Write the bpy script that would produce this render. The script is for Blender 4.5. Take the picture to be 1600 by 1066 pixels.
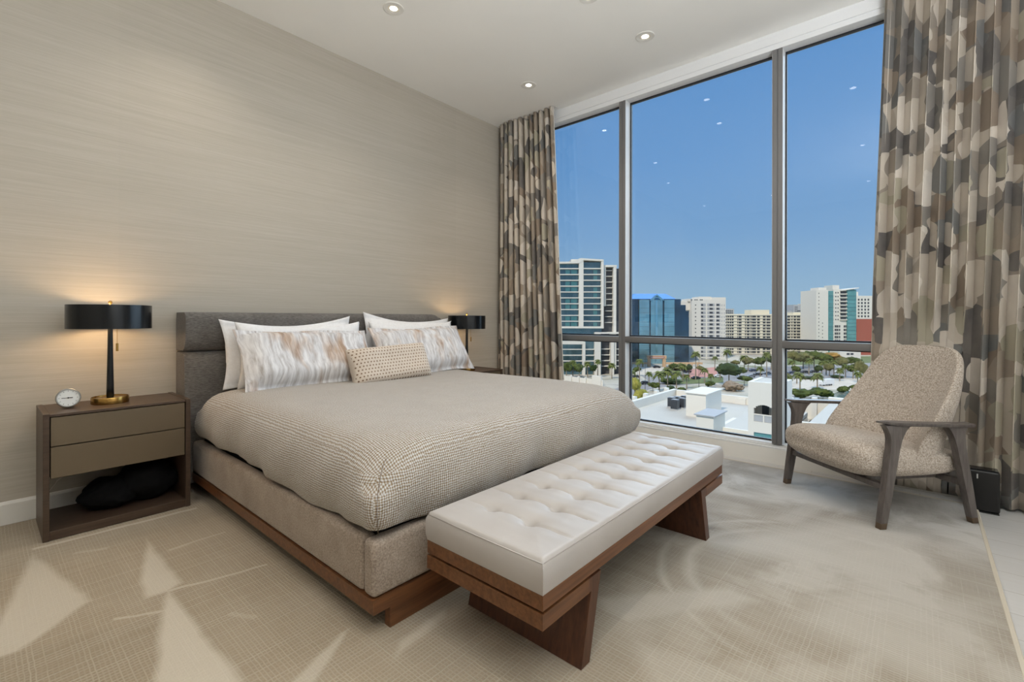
import bpy, bmesh, math, random
from math import sin, cos, pi, radians, sqrt, atan2, exp
from mathutils import Vector, Matrix, noise
random.seed(7)
for _o in list(bpy.data.objects): bpy.data.objects.remove(_o)
COL = bpy.context.scene.collection
SC = bpy.context.scene

# ------------------------------------------------------------------ camera
YAW, ROLL, FPX, CY, EYE = 0.718105, 0.0015757, 730.19, 497.76, 1.11
_f = Vector((cos(YAW), sin(YAW), 0)); _r0 = Vector((sin(YAW), -cos(YAW), 0)); _u0 = Vector((0, 0, 1))
_r = cos(ROLL)*_r0 + sin(ROLL)*_u0; _u = -sin(ROLL)*_r0 + cos(ROLL)*_u0
cam = bpy.data.cameras.new('camera'); camo = bpy.data.objects.new('camera', cam); COL.objects.link(camo)
M = Matrix.Identity(4)
for i in range(3):
    M[i][0] = _r[i]; M[i][1] = _u[i]; M[i][2] = -_f[i]
M[2][3] = EYE
camo.matrix_world = M
cam.sensor_width = 36; cam.lens = FPX/1600*36; cam.shift_y = -(533-CY)/1600
cam.clip_start = 0.05; cam.clip_end = 6000
SC.camera = camo

# ------------------------------------------------------------------ world, sun, light, exposure
vs = SC.view_settings
vs.view_transform = 'Standard'; vs.look = 'None'; vs.exposure = 0.0; vs.gamma = 1.0; vs.use_curve_mapping = False
def s2l(c):
    return tuple(((x/255)/12.92 if x/255 <= .04045 else (((x/255)+.055)/1.055)**2.4) for x in c)
w = bpy.data.worlds.new('sky'); SC.world = w; w.use_nodes = True
wn = w.node_tree; wn.nodes.clear()
tc = wn.nodes.new('ShaderNodeTexCoord'); sp = wn.nodes.new('ShaderNodeSeparateXYZ')
cr = wn.nodes.new('ShaderNodeValToRGB'); bg = wn.nodes.new('ShaderNodeBackground'); wo = wn.nodes.new('ShaderNodeOutputWorld')
wn.links.new(tc.outputs['Generated'], sp.inputs[0]); wn.links.new(sp.outputs['Z'], cr.inputs[0])
wn.links.new(cr.outputs[0], bg.inputs[0]); wn.links.new(bg.outputs[0], wo.inputs[0])
el = cr.color_ramp.elements
el[0].position = 0.0; el[0].color = (*s2l((156, 184, 206)), 1)
el[1].position = 1.0; el[1].color = (*s2l((60, 110, 175)), 1)
for p, c in ((.06, (146, 178, 206)), (.16, (124, 164, 206)), (.30, (106, 153, 205)), (.50, (92, 144, 202))):
    e = el.new(p); e.color = (*s2l(c), 1)
bg.inputs[1].default_value = 1.12

def sun(name, energy, angle, dirv, col):
    l = bpy.data.lights.new(name, 'SUN'); l.energy = energy; l.angle = radians(angle); l.color = col
    o = bpy.data.objects.new(name, l); COL.objects.link(o)
    o.rotation_euler = Vector(dirv).to_track_quat('-Z', 'Y').to_euler(); return o
sun('sun', 3.5, 0.6, (0.68, 0.08, -0.72), (1.0, .91, .80))
sun('sky_glow', 4.6, 80, (-0.80, 0.16, -0.42), (.68, .84, 1.0))
def area(name, power, sx, sy, loc, dirv, col):
    l = bpy.data.lights.new(name, 'AREA'); l.shape = 'RECTANGLE'; l.size = sx; l.size_y = sy; l.energy = power; l.color = col
    o = bpy.data.objects.new(name, l); COL.objects.link(o); o.location = loc
    o.rotation_euler = Vector(dirv).to_track_quat('-Z', 'Y').to_euler(); return o
# soft fill light added behind the camera, window side; the wall is solid
area('rear_fill', 16, 2.6, 2.4, (2.3, -3.10, 1.6), (0.05, 1, 0.10), (.86, .935, 1.0))
# fill light added behind the camera, aimed up to brighten the ceiling
area('ceiling_fill', 165, 1.2, 1.2, (.4, -1.1, 1.8), (.18, .22, 1), (.93, .965, 1.0))

try:
    SC.cycles.use_denoising = True
    SC.cycles.max_bounces = 8; SC.cycles.diffuse_bounces = 4; SC.cycles.glossy_bounces = 4
    SC.cycles.transparent_max_bounces = 16; SC.cycles.sample_clamp_indirect = 6; SC.cycles.caustics_reflective = False
except Exception: pass

# ------------------------------------------------------------------ material helpers
MATS = {}
class N:
    """small node-tree helper"""
    def __init__(s, name, rough=.6, metal=0., base=(.5, .5, .5), spec=.5, sheen=0.):
        s.m = bpy.data.materials.new(name); s.m.use_nodes = True; s.t = s.m.node_tree
        s.b = s.t.nodes['Principled BSDF']; s.b.inputs['Base Color'].default_value = (*base, 1)
        s.b.inputs['Roughness'].default_value = rough; s.b.inputs['Metallic'].default_value = metal
        s.b.inputs['Specular IOR Level'].default_value = spec
        if sheen: s.b.inputs['Sheen Weight'].default_value = sheen; s.b.inputs['Sheen Roughness'].default_value = .4
        MATS[name] = s.m
    def n(s, typ, **kw):
        x = s.t.nodes.new(typ)
        for k, v in kw.items(): setattr(x, k, v)
        return x
    def l(s, a, b): s.t.links.new(a, b)
    def co(s, scale=(1, 1, 1), kind='Object', rot=(0, 0, 0), loc=(0, 0, 0)):
        t = s.n('ShaderNodeTexCoord'); m = s.n('ShaderNodeMapping')
        m.inputs['Scale'].default_value = scale; m.inputs['Rotation'].default_value = rot; m.inputs['Location'].default_value = loc
        s.l(t.outputs[kind], m.inputs[0]); return m.outputs[0]
    def noise(s, vec, scale=5, detail=3, rough=.5, dist=0.):
        x = s.n('ShaderNodeTexNoise'); x.inputs['Scale'].default_value = scale; x.inputs['Detail'].default_value = detail
        x.inputs['Roughness'].default_value = rough; x.inputs['Distortion'].default_value = dist; s.l(vec, x.inputs['Vector']); return x.outputs['Fac']
    def ramp(s, fac, stops, interp='LINEAR'):
        x = s.n('ShaderNodeValToRGB'); x.color_ramp.interpolation = interp; e = x.color_ramp.elements
        while len(e) > 1: e.remove(e[-1])
        e[0].position = stops[0][0]; e[0].color = (*stops[0][1], 1)
        for p, c in stops[1:]: q = e.new(p); q.color = (*c, 1)
        s.l(fac, x.inputs[0]); return x.outputs[0]
    def mix(s, fac, a, b, mode='MIX'):
        x = s.n('ShaderNodeMix', data_type='RGBA', blend_type=mode)
        for sock, v in ((x.inputs[0], fac), (x.inputs[6], a), (x.inputs[7], b)):
            if isinstance(v, (int, float)): sock.default_value = v
            elif isinstance(v, tuple): sock.default_value = (*v, 1)
            else: s.l(v, sock)
        return x.outputs[2]
    def math(s, op, a, b=None, c=None, clamp=False):
        x = s.n('ShaderNodeMath', operation=op); x.use_clamp = clamp
        for i, v in enumerate((a, b, c)):
            if v is None: continue
            if isinstance(v, (int, float)): x.inputs[i].default_value = v
            else: s.l(v, x.inputs[i])
        return x.outputs[0]
    def sep(s, vec):
        x = s.n('ShaderNodeSeparateXYZ'); s.l(vec, x.inputs[0]); return x.outputs
    def col(s, c): s.l(c, s.b.inputs['Base Color'])
    def bump(s, h, strength=.3, dist=.01):
        x = s.n('ShaderNodeBump'); x.inputs['Strength'].default_value = strength; x.inputs['Distance'].default_value = dist
        s.l(h, x.inputs['Height']); s.l(x.outputs[0], s.b.inputs['Normal'])

def C(r, g, b): return s2l((r, g, b))
def plain(name, rgb, rough=.6, metal=0., spec=.5, var=0., vs_=8., bump=0.):
    x = N(name, rough, metal, C(*rgb), spec)
    if var:
        v = x.co(); nz = x.noise(v, vs_, 4)
        a = tuple(c*(1-var) for c in C(*rgb)); b = tuple(min(1, c*(1+var)) for c in C(*rgb))
        x.col(x.ramp(nz, [(.3, a), (.7, b)]))
        if bump: x.bump(nz, bump, .01)
    return x.m

# wall: grasscloth with fine horizontal fibres, hung in drops
x = N('grasscloth', .75, spec=.3)
v1 = x.co((2.2, 1, 150)); v2 = x.co((.8, 1, 40)); v3 = x.co((12, 1, 330))
a = x.noise(v1, 1.0, 4, .6); b = x.noise(v2, 1.0, 3, .5, .4); c = x.noise(v3, 1.0, 2)
h = x.math('ADD', x.math('MULTIPLY', a, .5), x.math('ADD', x.math('MULTIPLY', b, .3), x.math('MULTIPLY', c, .2)))
cl = x.ramp(h, [(.28, C(178, 171, 157)), (.5, C(187, 180, 167)), (.70, C(195, 189, 178))])
px_ = x.sep(x.co())
br = x.n('ShaderNodeTexBrick'); br.inputs['Scale'].default_value = 1; br.inputs['Brick Width'].default_value = .92; br.inputs['Row Height'].default_value = 9.; br.inputs['Mortar Size'].default_value = 0.0; br.offset = 0
br.inputs['Color1'].default_value = (.93, .93, .93, 1); br.inputs['Color2'].default_value = (1, 1, 1, 1)
vv = x.n('ShaderNodeCombineXYZ'); x.l(px_[0], vv.inputs[0]); x.l(px_[2], vv.inputs[1]); vv2 = x.n('ShaderNodeVectorMath', operation='ADD'); vv2.inputs[1].default_value = (.35, 4, 0)
x.l(vv.outputs[0], vv2.inputs[0]); x.l(vv2.outputs[0], br.inputs['Vector'])
x.col(x.mix(1.0, cl, br.outputs[0], 'MULTIPLY')); x.bump(h, .25, .004)

plain('ceiling_paint', (246, 245, 241), .8, var=.012, vs_=2)
plain('white_paint', (228, 226, 220), .5)
plain('plain_wall', (205, 196, 182), .7)
# pale plank floor
x = N('floor_planks', .32, spec=.5)
br = x.n('ShaderNodeTexBrick'); br.inputs['Scale'].default_value = 1; br.inputs['Brick Width'].default_value = 1.2; br.inputs['Row Height'].default_value = .2
br.inputs['Mortar Size'].default_value = .002; br.inputs['Color1'].default_value = (*C(198, 198, 198), 1); br.inputs['Color2'].default_value = (*C(204, 204, 204), 1); br.inputs['Mortar'].default_value = (*C(166, 162, 158), 1)
x.l(x.co(rot=(0, 0, pi/2)), br.inputs['Vector']); nz = x.noise(x.co((14, 1.2, 1)), 3, 4)
x.col(x.mix(x.math('MULTIPLY', nz, .3), br.outputs[0], C(168, 158, 142)))

# rug: ribbed taupe patches with silky light shards
def rug_material():
    x = N('rug_pile', .85, spec=.15, sheen=.25)
    P = x.sep(x.co()); X, Y = P[0], P[1]
    wob = x.noise(x.co((7, 7, 7)), 1, 3); Xw = x.math('ADD', X, x.math('MULTIPLY', x.math('SUBTRACT', wob, .5), .035))
    Yw = x.math('ADD', Y, x.math('MULTIPLY', x.math('SUBTRACT', x.noise(x.co((6, 6, 6), loc=(5, 3, 0)), 1, 3), .5), .035))
    def poly(pts, soft=.012):
        A = sum(pts[i][0]*pts[(i+1) % len(pts)][1]-pts[(i+1) % len(pts)][0]*pts[i][1] for i in range(len(pts)))
        if A < 0: pts = pts[::-1]
        d = None
        for i in range(len(pts)):
            (x0, y0), (x1, y1) = pts[i], pts[(i+1) % len(pts)]
            L = math.hypot(x1-x0, y1-y0); nx, ny = -(y1-y0)/L, (x1-x0)/L; c0 = -(nx*x0+ny*y0)
            e = x.math('ADD', x.math('MULTIPLY_ADD', Xw, nx, c0), x.math('MULTIPLY', Yw, ny))
            d = e if d is None else x.math('MINIMUM', d, e)
        return x.math('MULTIPLY_ADD', d, 1/soft, .5, clamp=True)
    light = [([(.174, 3.126), (.332, 2.24), (.093, 2.26), (-.02, 2.15), (.10, 2.758)], .03, .75),
             ([(.531, 3.17), (.551, 3.067), (.567, 2.283), (.509, 2.295), (.391, 2.229), (.459, 2.493)], .03, .8),
             ([(.509, 2.295), (.540, 1.45), (.34, 1.68), (.455, 2.15)], .03, .8),
             ([(.871, 1.532), (.657, 1.38), (.60, 1.43), (.844, 1.535)], .02, .6),
             ([(1.189, 1.372), (1.145, 1.326), (.90, 1.29), (.96, 1.345)], .03, .5),
             ([(1.60, 1.0), (2.05, .60), (2.02, .48), (1.55, .80)], .06, .5),
             ([(1.50, .78), (1.60, .30), (1.32, .10), (1.30, .55)], .07, .35),
             ([(2.35, .85), (3.1, .35), (3.3, -.1), (2.5, .15)], .15, .6),
             ([(2.0, .35), (2.5, .2), (2.6, -.2), (1.9, -.1)], .12, .4),
             ([(2.9, .62), (3.75, .40), (3.75, .32), (2.9, .50)], .05, .4)]
    tot = None
    for p, s_, wt in light:
        q = x.math('MULTIPLY', poly(p, s_), wt); tot = q if tot is None else x.math('MAXIMUM', tot, q)
    for (ax, ay), (bx_, by), wd, wt in (((.17, 3.20), (.84, 3.18), .012, .8), ((.509, 2.295), (.86, 2.215), .008, .7), ((.332, 2.24), (.465, 2.157), .008, .6), ((.60, 2.70), (.85, 2.72), .01, .5), ((.62, 1.95), (.68, 1.85), .012, .35), ((.3, 3.0), (.42, 2.95), .014, .4)):
        L = math.hypot(bx_-ax, by-ay); ux, uy = (bx_-ax)/L*wd, (by-ay)/L*wd
        p = [(ax-uy, ay+ux), (ax+uy, ay-ux), (bx_+uy, by-ux), (bx_-uy, by+ux)]
        q = x.math('MULTIPLY', poly(p, .01), wt); tot = x.math('MAXIMUM', tot, q)
    # pale blotches, growing toward the window side
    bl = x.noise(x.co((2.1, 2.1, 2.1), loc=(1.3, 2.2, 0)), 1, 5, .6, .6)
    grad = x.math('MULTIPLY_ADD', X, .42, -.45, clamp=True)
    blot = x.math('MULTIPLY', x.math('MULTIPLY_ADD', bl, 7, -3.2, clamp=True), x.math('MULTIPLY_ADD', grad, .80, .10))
    tot = x.math('MAXIMUM', tot, blot)
    # curved sweeps
    rr = x.math('SQRT', x.math('ADD', x.math('POWER', x.math('SUBTRACT', Xw, 2.30), 2), x.math('POWER', x.math('SUBTRACT', Yw, .30), 2)))
    ring = x.math('SUBTRACT', 1, x.math('MULTIPLY', x.math('ABSOLUTE', x.math('SUBTRACT', rr, .52)), 22), clamp=True)
    ring2 = x.math('SUBTRACT', 1, x.math('MULTIPLY', x.math('ABSOLUTE', x.math('SUBTRACT', rr, .64)), 34), clamp=True)
    side = x.math('MULTIPLY_ADD', Yw, 3, -1.05, clamp=True)
    tot = x.math('MAXIMUM', tot, x.math('MULTIPLY', x.math('MULTIPLY', x.math('MAXIMUM', ring, ring2), side), .55))
    # darker patch
    dk = x.math('MAXIMUM', poly([(1.681, .773), (1.80, .40), (1.45, .20), (1.40, .62)], .03), poly([(.05, 2.252), (.452, 2.143), (.36, 1.62), (0, 1.9)], .02))
    gl = x.math('MULTIPLY_ADD', X, .30, -.28, clamp=True)  # rug colours turn cooler along x; window light put into the colour
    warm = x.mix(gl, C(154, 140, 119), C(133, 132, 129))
    warm = x.mix(x.math('MULTIPLY', dk, .35), warm, C(132, 120, 100))
    # grid of raised lines
    def lines(cv, sp_, wd):
        q = x.math('FRACT', x.math('DIVIDE', cv, sp_)); q = x.math('ABSOLUTE', x.math('SUBTRACT', q, .5))
        return x.math('MULTIPLY_ADD', q, 2/wd, 1-1/wd, clamp=True)
    nX = x.math('ADD', X, x.math('MULTIPLY', x.noise(x.co((2, 30, 2)), 1, 2), .006)); nY = x.math('ADD', Y, x.math('MULTIPLY', x.noise(x.co((30, 2, 2)), 1, 2), .006))
    lx = x.math('MULTIPLY', lines(nX, .0125, .55), x.math('MULTIPLY_ADD', x.noise(x.co((60, 1.2, 1)), 1, 3), 2.2, -.55, clamp=True))
    ly = x.math('MULTIPLY', lines(nY, .016, .5), x.math('MULTIPLY_ADD', x.noise(x.co((1.2, 50, 1)), 1, 3), 2.2, -.6, clamp=True))
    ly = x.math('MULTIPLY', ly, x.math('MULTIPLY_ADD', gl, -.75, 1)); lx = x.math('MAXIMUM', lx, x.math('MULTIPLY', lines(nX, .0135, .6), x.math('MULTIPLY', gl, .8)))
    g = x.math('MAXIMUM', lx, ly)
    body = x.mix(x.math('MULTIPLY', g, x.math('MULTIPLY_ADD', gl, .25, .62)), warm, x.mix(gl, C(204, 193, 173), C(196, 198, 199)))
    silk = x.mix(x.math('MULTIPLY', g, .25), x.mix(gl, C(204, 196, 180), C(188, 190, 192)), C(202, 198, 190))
    speck = x.noise(x.co((120, 120, 120)), 1, 2)
    colr = x.mix(tot, body, silk); colr = x.mix(x.math('MULTIPLY', speck, .22), colr, C(150, 140, 124))
    x.col(colr); x.bump(x.math('ADD', x.math('MULTIPLY', g, x.math('SUBTRACT', 1.1, tot)), x.math('MULTIPLY', speck, .6)), .5, .004)
rug_material()
plain('rug_edge', (192, 184, 168), .9)

def fabric(name, c1, c2, weave=420, streak=(1, 1, 1), rough=.9, bumpv=.35, big=3., sheen=.2, kind='Object'):
    x = N(name, rough, spec=.2, sheen=sheen)
    wv = x.noise(x.co(streak, kind), weave, 2, .6); bg_ = x.noise(x.co((1, 1, 1), kind), big, 4, .6)
    f = x.math('ADD', x.math('MULTIPLY', wv, .6), x.math('MULTIPLY', bg_, .4))
    x.col(x.ramp(f, [(.36, C(*c1)), (.64, C(*c2))])); x.bump(wv, bumpv, .003); return x
fabric('bed_fabric', (128, 114, 102), (176, 162, 148), 160, (1, 1, 1.0), big=5)
fabric('headboard_fabric', (88, 84, 80), (122, 118, 114), 130, (.35, 1, 1.5), big=5)
fabric('boucle', (146, 131, 116), (216, 207, 196), 130, rough=.95, bumpv=1., big=150)
fabric('white_cotton', (232, 231, 231), (241, 241, 242), 60, rough=.85, bumpv=.05, sheen=.1)
fabric('black_cloth', (5, 5, 6), (9, 9, 10), 60, sheen=0.)
# leather of the bench
x = N('cream_leather', .42, spec=.4); nz = x.noise(x.co((1, 1, 1)), 300, 2); x.col(x.ramp(x.noise(x.co(), 4, 3), [(.3, C(174, 168, 163)), (.7, C(182, 177, 173))])); x.bump(nz, .08, .002)
# woven coverlet: little diamonds, uses the cloth's own coordinates in metres
x = N('coverlet_weave', .9, spec=.15, sheen=.3)
jt = x.n('ShaderNodeTexNoise'); jt.inputs['Scale'].default_value = 60; jt.inputs['Detail'].default_value = 2; uv0 = x.co((1, 1, 1), 'UV'); x.l(uv0, jt.inputs['Vector'])
jm = x.n('ShaderNodeVectorMath', operation='MULTIPLY_ADD'); x.l(jt.outputs['Color'], jm.inputs[0]); jm.inputs[1].default_value = (.009, .009, 0); x.l(uv0, jm.inputs[2]); P = x.sep(jm.outputs[0]); k = 2*pi/.019
s1 = x.math('SINE', x.math('MULTIPLY', x.math('ADD', P[0], P[1]), k)); s2 = x.math('SINE', x.math('MULTIPLY', x.math('SUBTRACT', P[0], P[1]), k))
q = x.math('MULTIPLY', s1, s2)
d = x.math('MULTIPLY_ADD', q, .9, .45, clamp=True)
nb = x.noise(x.co((1, 1, 1), 'UV'), 7, 4)
c1 = x.mix(nb, C(132, 114, 90), C(152, 134, 110)); c2 = x.mix(nb, C(198, 197, 194), C(209, 208, 206))
x.col(x.mix(d, c1, c2)); x.bump(x.math('ADD', q, x.math('MULTIPLY', x.noise(x.co((1, 1, 1), 'UV'), 300, 2), .8)), .5, .003)
# feather sham
x = N('feather_print', .8, spec=.2, sheen=.15)
vec = x.co((1, 1, 1), 'UV')
ds = x.n('ShaderNodeTexNoise'); ds.inputs['Scale'].default_value = 2.6; ds.inputs['Detail'].default_value = 3; x.l(vec, ds.inputs['Vector'])
dm = x.n('ShaderNodeVectorMath', operation='MULTIPLY_ADD'); x.l(ds.outputs['Color'], dm.inputs[0]); dm.inputs[1].default_value = (.16, .16, 0); x.l(vec, dm.inputs[2])
mp = x.n('ShaderNodeMapping'); mp.inputs['Scale'].default_value = (46, 7.5, 1); mp.inputs['Rotation'].default_value = (0, 0, radians(-24)); x.l(dm.outputs[0], mp.inputs[0])
st = x.noise(mp.outputs[0], 1, 5, .65, .3); bgn = x.noise(vec, 4.5, 3, .5, .5)
mp2 = x.n('ShaderNodeMapping'); mp2.inputs['Scale'].default_value = (7.0, 2.6, 1); mp2.inputs['Rotation'].default_value = (0, 0, radians(-16)); x.l(dm.outputs[0], mp2.inputs[0])
tn = x.noise(mp2.outputs[0], 1, 3, .5, .2)
base = x.ramp(st, [(.30, C(168, 162, 158)), (.46, C(205, 204, 206)), (.62, C(232, 232, 234))])
tan = x.ramp(st, [(.30, C(150, 124, 104)), (.55, C(188, 164, 144)), (.72, C(214, 200, 188))])
x.col(x.mix(x.math('MULTIPLY_ADD', tn, 6.5, -3.3, clamp=True), base, tan)); x.bump(st, .12, .003)
# dotted lumbar cushion
x = N('dotted_linen', .9, spec=.2)
P = x.sep(x.co((1, 1, 1), 'UV')); sp_ = .024
row = x.math('FLOOR', x.math('DIVIDE', P[1], sp_)); off = x.math('MULTIPLY', x.math('MODULO', row, 2), .5)
fx = x.math('SUBTRACT', x.math('FRACT', x.math('ADD', x.math('DIVIDE', P[0], sp_), off)), .5); fy = x.math('SUBTRACT', x.math('FRACT', x.math('DIVIDE', P[1], sp_)), .5)
rr = x.math('SQRT', x.math('ADD', x.math('POWER', fx, 2), x.math('POWER', fy, 2)))
dot = x.math('MULTIPLY_ADD', rr, -14, 3.6, clamp=True)
x.col(x.mix(dot, x.ramp(x.noise(x.co((1, 1, 1), 'UV'), 200, 2), [(.3, C(200, 186, 170)), (.7, C(222, 211, 198))]), C(128, 104, 84)))
# curtain print: overlapping pebble and leaf shapes
def curtain_material():
    x = N('printed_curtain', .8, spec=.2, sheen=.1)
    vec = x.co((1, 1, 1), 'UV')
    dn = x.n('ShaderNodeTexNoise'); dn.inputs['Scale'].default_value = 5.; dn.inputs['Detail'].default_value = 1; x.l(vec, dn.inputs['Vector'])
    dm = x.n('ShaderNodeVectorMath', operation='MULTIPLY_ADD'); x.l(dn.outputs['Color'], dm.inputs[0]); dm.inputs[1].default_value = (.10, .14, 0); x.l(vec, dm.inputs[2])
    def vor(sc, loc, rot):
        m = x.n('ShaderNodeMapping'); m.inputs['Scale'].default_value = sc; m.inputs['Location'].default_value = loc; m.inputs['Rotation'].default_value = (0, 0, rot); x.l(dm.outputs[0], m.inputs[0])
        v = x.n('ShaderNodeTexVoronoi'); v.inputs['Scale'].default_value = 1; v.inputs['Randomness'].default_value = .9; v.feature = 'F1'; x.l(m.outputs[0], v.inputs['Vector'])
        return x.sep(v.outputs['Color'])[0], v.outputs['Distance']
    pal = [(192, 182, 168), (140, 131, 120), (212, 203, 191), (82, 81, 82), (152, 139, 124), (202, 192, 178), (122, 119, 114), (128, 112, 96), (220, 212, 201), (100, 104, 106), (170, 164, 144), (66, 66, 69)]
    stops = [(i/len(pal), C(*c)) for i, c in enumerate(pal)]
    a, da = vor((8.2, 5.0, 1), (0, 0, 0), .35); b, db = vor((6.8, 4.3, 1), (3.3, 7.1, 0), -.5); c, dc = vor((9.0, 4.0, 1), (9.3, 2.1, 0), .8)
    st2 = [(p, q) for (p, _), q in zip(stops, [C(*pal[i]) for i in (5, 0, 6, 2, 9, 1, 8, 4, 3, 10, 0, 7)])]
    ca = x.ramp(a, stops, 'CONSTANT'); cb = x.ramp(b, st2, 'CONSTANT'); cc = x.ramp(c, st2[::-1] and [(i/12, C(*pal[j])) for i, j in enumerate((8, 2, 1, 9, 5, 0, 6, 3, 10, 2, 5, 4))], 'CONSTANT')
    c0 = x.mix(x.math('LESS_THAN', db, .50), ca, cb); c0 = x.mix(x.math('MULTIPLY', x.math('LESS_THAN', dc, .40), x.math('GREATER_THAN', c, .25)), c0, cc)
    # brushed tone inside the shapes
    m = x.n('ShaderNodeMapping'); m.inputs['Scale'].default_value = (9, 2.5, 1); m.inputs['Rotation'].default_value = (0, 0, .5); x.l(vec, m.inputs[0])
    c0 = x.mix(x.math('MULTIPLY', x.noise(m.outputs[0], 2.5, 4, .6), .55), c0, C(160, 151, 140)); x.col(c0)
    return x
cx = curtain_material(); plain('curtain_lining_cloth', (216, 210, 200), .9)
cx.b.inputs['Transmission Weight'].default_value = 0

def wood(name, c1, c2, sc, rough=.35, rot=(0, 0, 0)):
    x = N(name, rough, spec=.4); nz = x.noise(x.co(sc, rot=rot), 1, 5, .6, .5); x.col(x.ramp(nz, [(.3, C(*c1)), (.5, tuple((p+q)/2 for p, q in zip(C(*c1), C(*c2)))), (.72, C(*c2))])); x.bump(nz, .05, .002)
wood('walnut_x', (84, 52, 31), (122, 80, 50), (3, 60, 60)); wood('walnut_y', (92, 54, 30), (132, 84, 50), (60, 3, 60)); wood('walnut_z', (62, 36, 24), (94, 58, 39), (50, 50, 2.5))
wood('dark_oak', (64, 50, 40), (82, 66, 54), (4, 50, 60), .4)
wood('chair_wood', (80, 74, 71), (110, 103, 99), (60, 60, 8), .38)
plain('bronze_lacquer', (112, 99, 80), .36, .3, var=.05, vs_=3)
plain('brass', (176, 140, 78), .25, 1.0); plain('black_metal', (22, 26, 30), .22, .3); plain('shade_inner', (240, 232, 215), .7)
plain('steel', (170, 172, 172), .3, .9); plain('aluminium', (122, 121, 121), .42, .3, var=.03, vs_=2)
plain('head_aluminium', (232, 233, 234), .4, .0); plain('gasket', (14, 18, 26), .5); plain('dark_gap', (10, 9, 8), .9)
plain('black_plastic', (8, 8, 9), .45, var=.1, vs_=200); plain('badge_metal', (200, 200, 198), .4, .5); plain('clock_face', (232, 234, 232), .5); plain('cable', (222, 214, 204), .5)
plain('bronze_cap', (106, 90, 74), .3, .6)
def emit(name, rgb, strength):
    x = N(name); x.b.inputs['Emission Color'].default_value = (*rgb, 1); x.b.inputs['Emission Strength'].default_value = strength; return x.m
emit('lamp_glass', (1, .95, .86), 9); emit('warm_bulb', (1, .72, .42), 7)
# window glass: clear with a mirror part that grows at grazing angles
x = N('window_glass'); x.t.nodes.remove(x.b)
tr = x.n('ShaderNodeBsdfTransparent'); tr.inputs[0].default_value = (.93, .955, .96, 1); gs = x.n('ShaderNodeBsdfGlossy'); gs.inputs['Roughness'].default_value = .01
fr = x.n('ShaderNodeFresnel'); fr.inputs['IOR'].default_value = 1.42; ms = x.n('ShaderNodeMixShader'); x.l(fr.outputs[0], ms.inputs[0]); x.l(tr.outputs[0], ms.inputs[1]); x.l(gs.outputs[0], ms.inputs[2]); x.l(ms.outputs[0], x.t.nodes['Material Output'].inputs[0])

# ------------------------------------------------------------------ mesh helpers
def link(name, me, parent=None, loc=None, smooth=False):
    o = bpy.data.objects.new(name, me); COL.objects.link(o)
    if parent: o.parent = parent
    if loc is not None: o.location = loc
    if smooth:
        for p in me.polygons: p.use_smooth = True
    return o
def obj(name, bm, mats, parent=None, smooth=False, angle=None):
    me = bpy.data.meshes.new(name); bmesh.ops.recalc_face_normals(bm, faces=bm.faces); bm.to_mesh(me); bm.free()
    for m in ([mats] if isinstance(mats, str) else mats): me.materials.append(MATS[m])
    if smooth or angle:
        for p in me.polygons: p.use_smooth = True
        if angle: me.set_sharp_from_angle(angle=radians(angle))
    return link(name, me, parent)
def empty(name, loc=(0, 0, 0), rz=0, parent=None):
    o = bpy.data.objects.new(name, None); COL.objects.link(o); o.location = loc; o.rotation_euler = (0, 0, rz); o.empty_display_size = .1
    if parent: o.parent = parent
    return o
def tag(o, label, cat, group=None):
    o['label'] = label; o['category'] = cat
    if group: o['group'] = group
    return o
def struct(o): o['kind'] = 'structure'; return o
def bx(bm, x0, x1, y0, y1, z0, z1, bev=0, seg=2, mi=0):
    r = bmesh.ops.create_cube(bm, size=1)
    vs_ = r['verts']
    for v in vs_: v.co = Vector(((x0+x1)/2+v.co.x*(x1-x0), (y0+y1)/2+v.co.y*(y1-y0), (z0+z1)/2+v.co.z*(z1-z0)))
    fs = set(f for v in vs_ for f in v.link_faces)
    for f in fs: f.material_index = mi
    if bev:
        es = set(e for v in vs_ for e in v.link_edges)
        bmesh.ops.bevel(bm, geom=list(es), offset=bev, segments=seg, affect='EDGES', profile=.5)
    return bm
def box(name, x0, x1, y0, y1, z0, z1, m, parent=None, bev=0, seg=2, smooth=False):
    return obj(name, bx(bmesh.new(), x0, x1, y0, y1, z0, z1, bev, seg), m, parent, angle=35 if bev else None)
def grid(fn, nu, nv, closed_u=False, uv=None, bm=None, mi=0, cap=False):
    bm = bm or bmesh.new(); L = bm.loops.layers.uv.verify() if uv else None
    V = [[bm.verts.new(fn(i/(nu if closed_u else nu-1), j/(nv-1))) for i in range(nu)] for j in range(nv)]
    for j in range(nv-1):
        for i in range(nu if closed_u else nu-1):
            i2 = (i+1) % nu
            f = bm.faces.new((V[j][i], V[j][i2], V[j+1][i2], V[j+1][i])); f.material_index = mi
            if uv:
                for lp, (a, b) in zip(f.loops, ((i, j), (i+1, j), (i+1, j+1), (i, j+1))): lp[L].uv = uv(a/(nu if closed_u else nu-1), b/(nv-1))
    if cap:
        for row in (V[0], V[-1]):
            try: bm.faces.new(row)
            except Exception: pass
    return bm
def lathe(prof, n=32, cx_=0, cy_=0, bm=None, mi=0):
    bm = bm or bmesh.new(); R = []
    for r, z in prof: R.append([bm.verts.new((cx_+max(r, 1e-5)*cos(2*pi*i/n), cy_+max(r, 1e-5)*sin(2*pi*i/n), z)) for i in range(n)])
    for a, b in zip(R, R[1:]):
        for i in range(n): bm.faces.new((a[i], a[(i+1) % n], b[(i+1) % n], b[i])).material_index = mi
    for row in (R[0], R[-1]):
        try: bm.faces.new(row).material_index = mi
        except Exception: pass
    return bm
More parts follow.
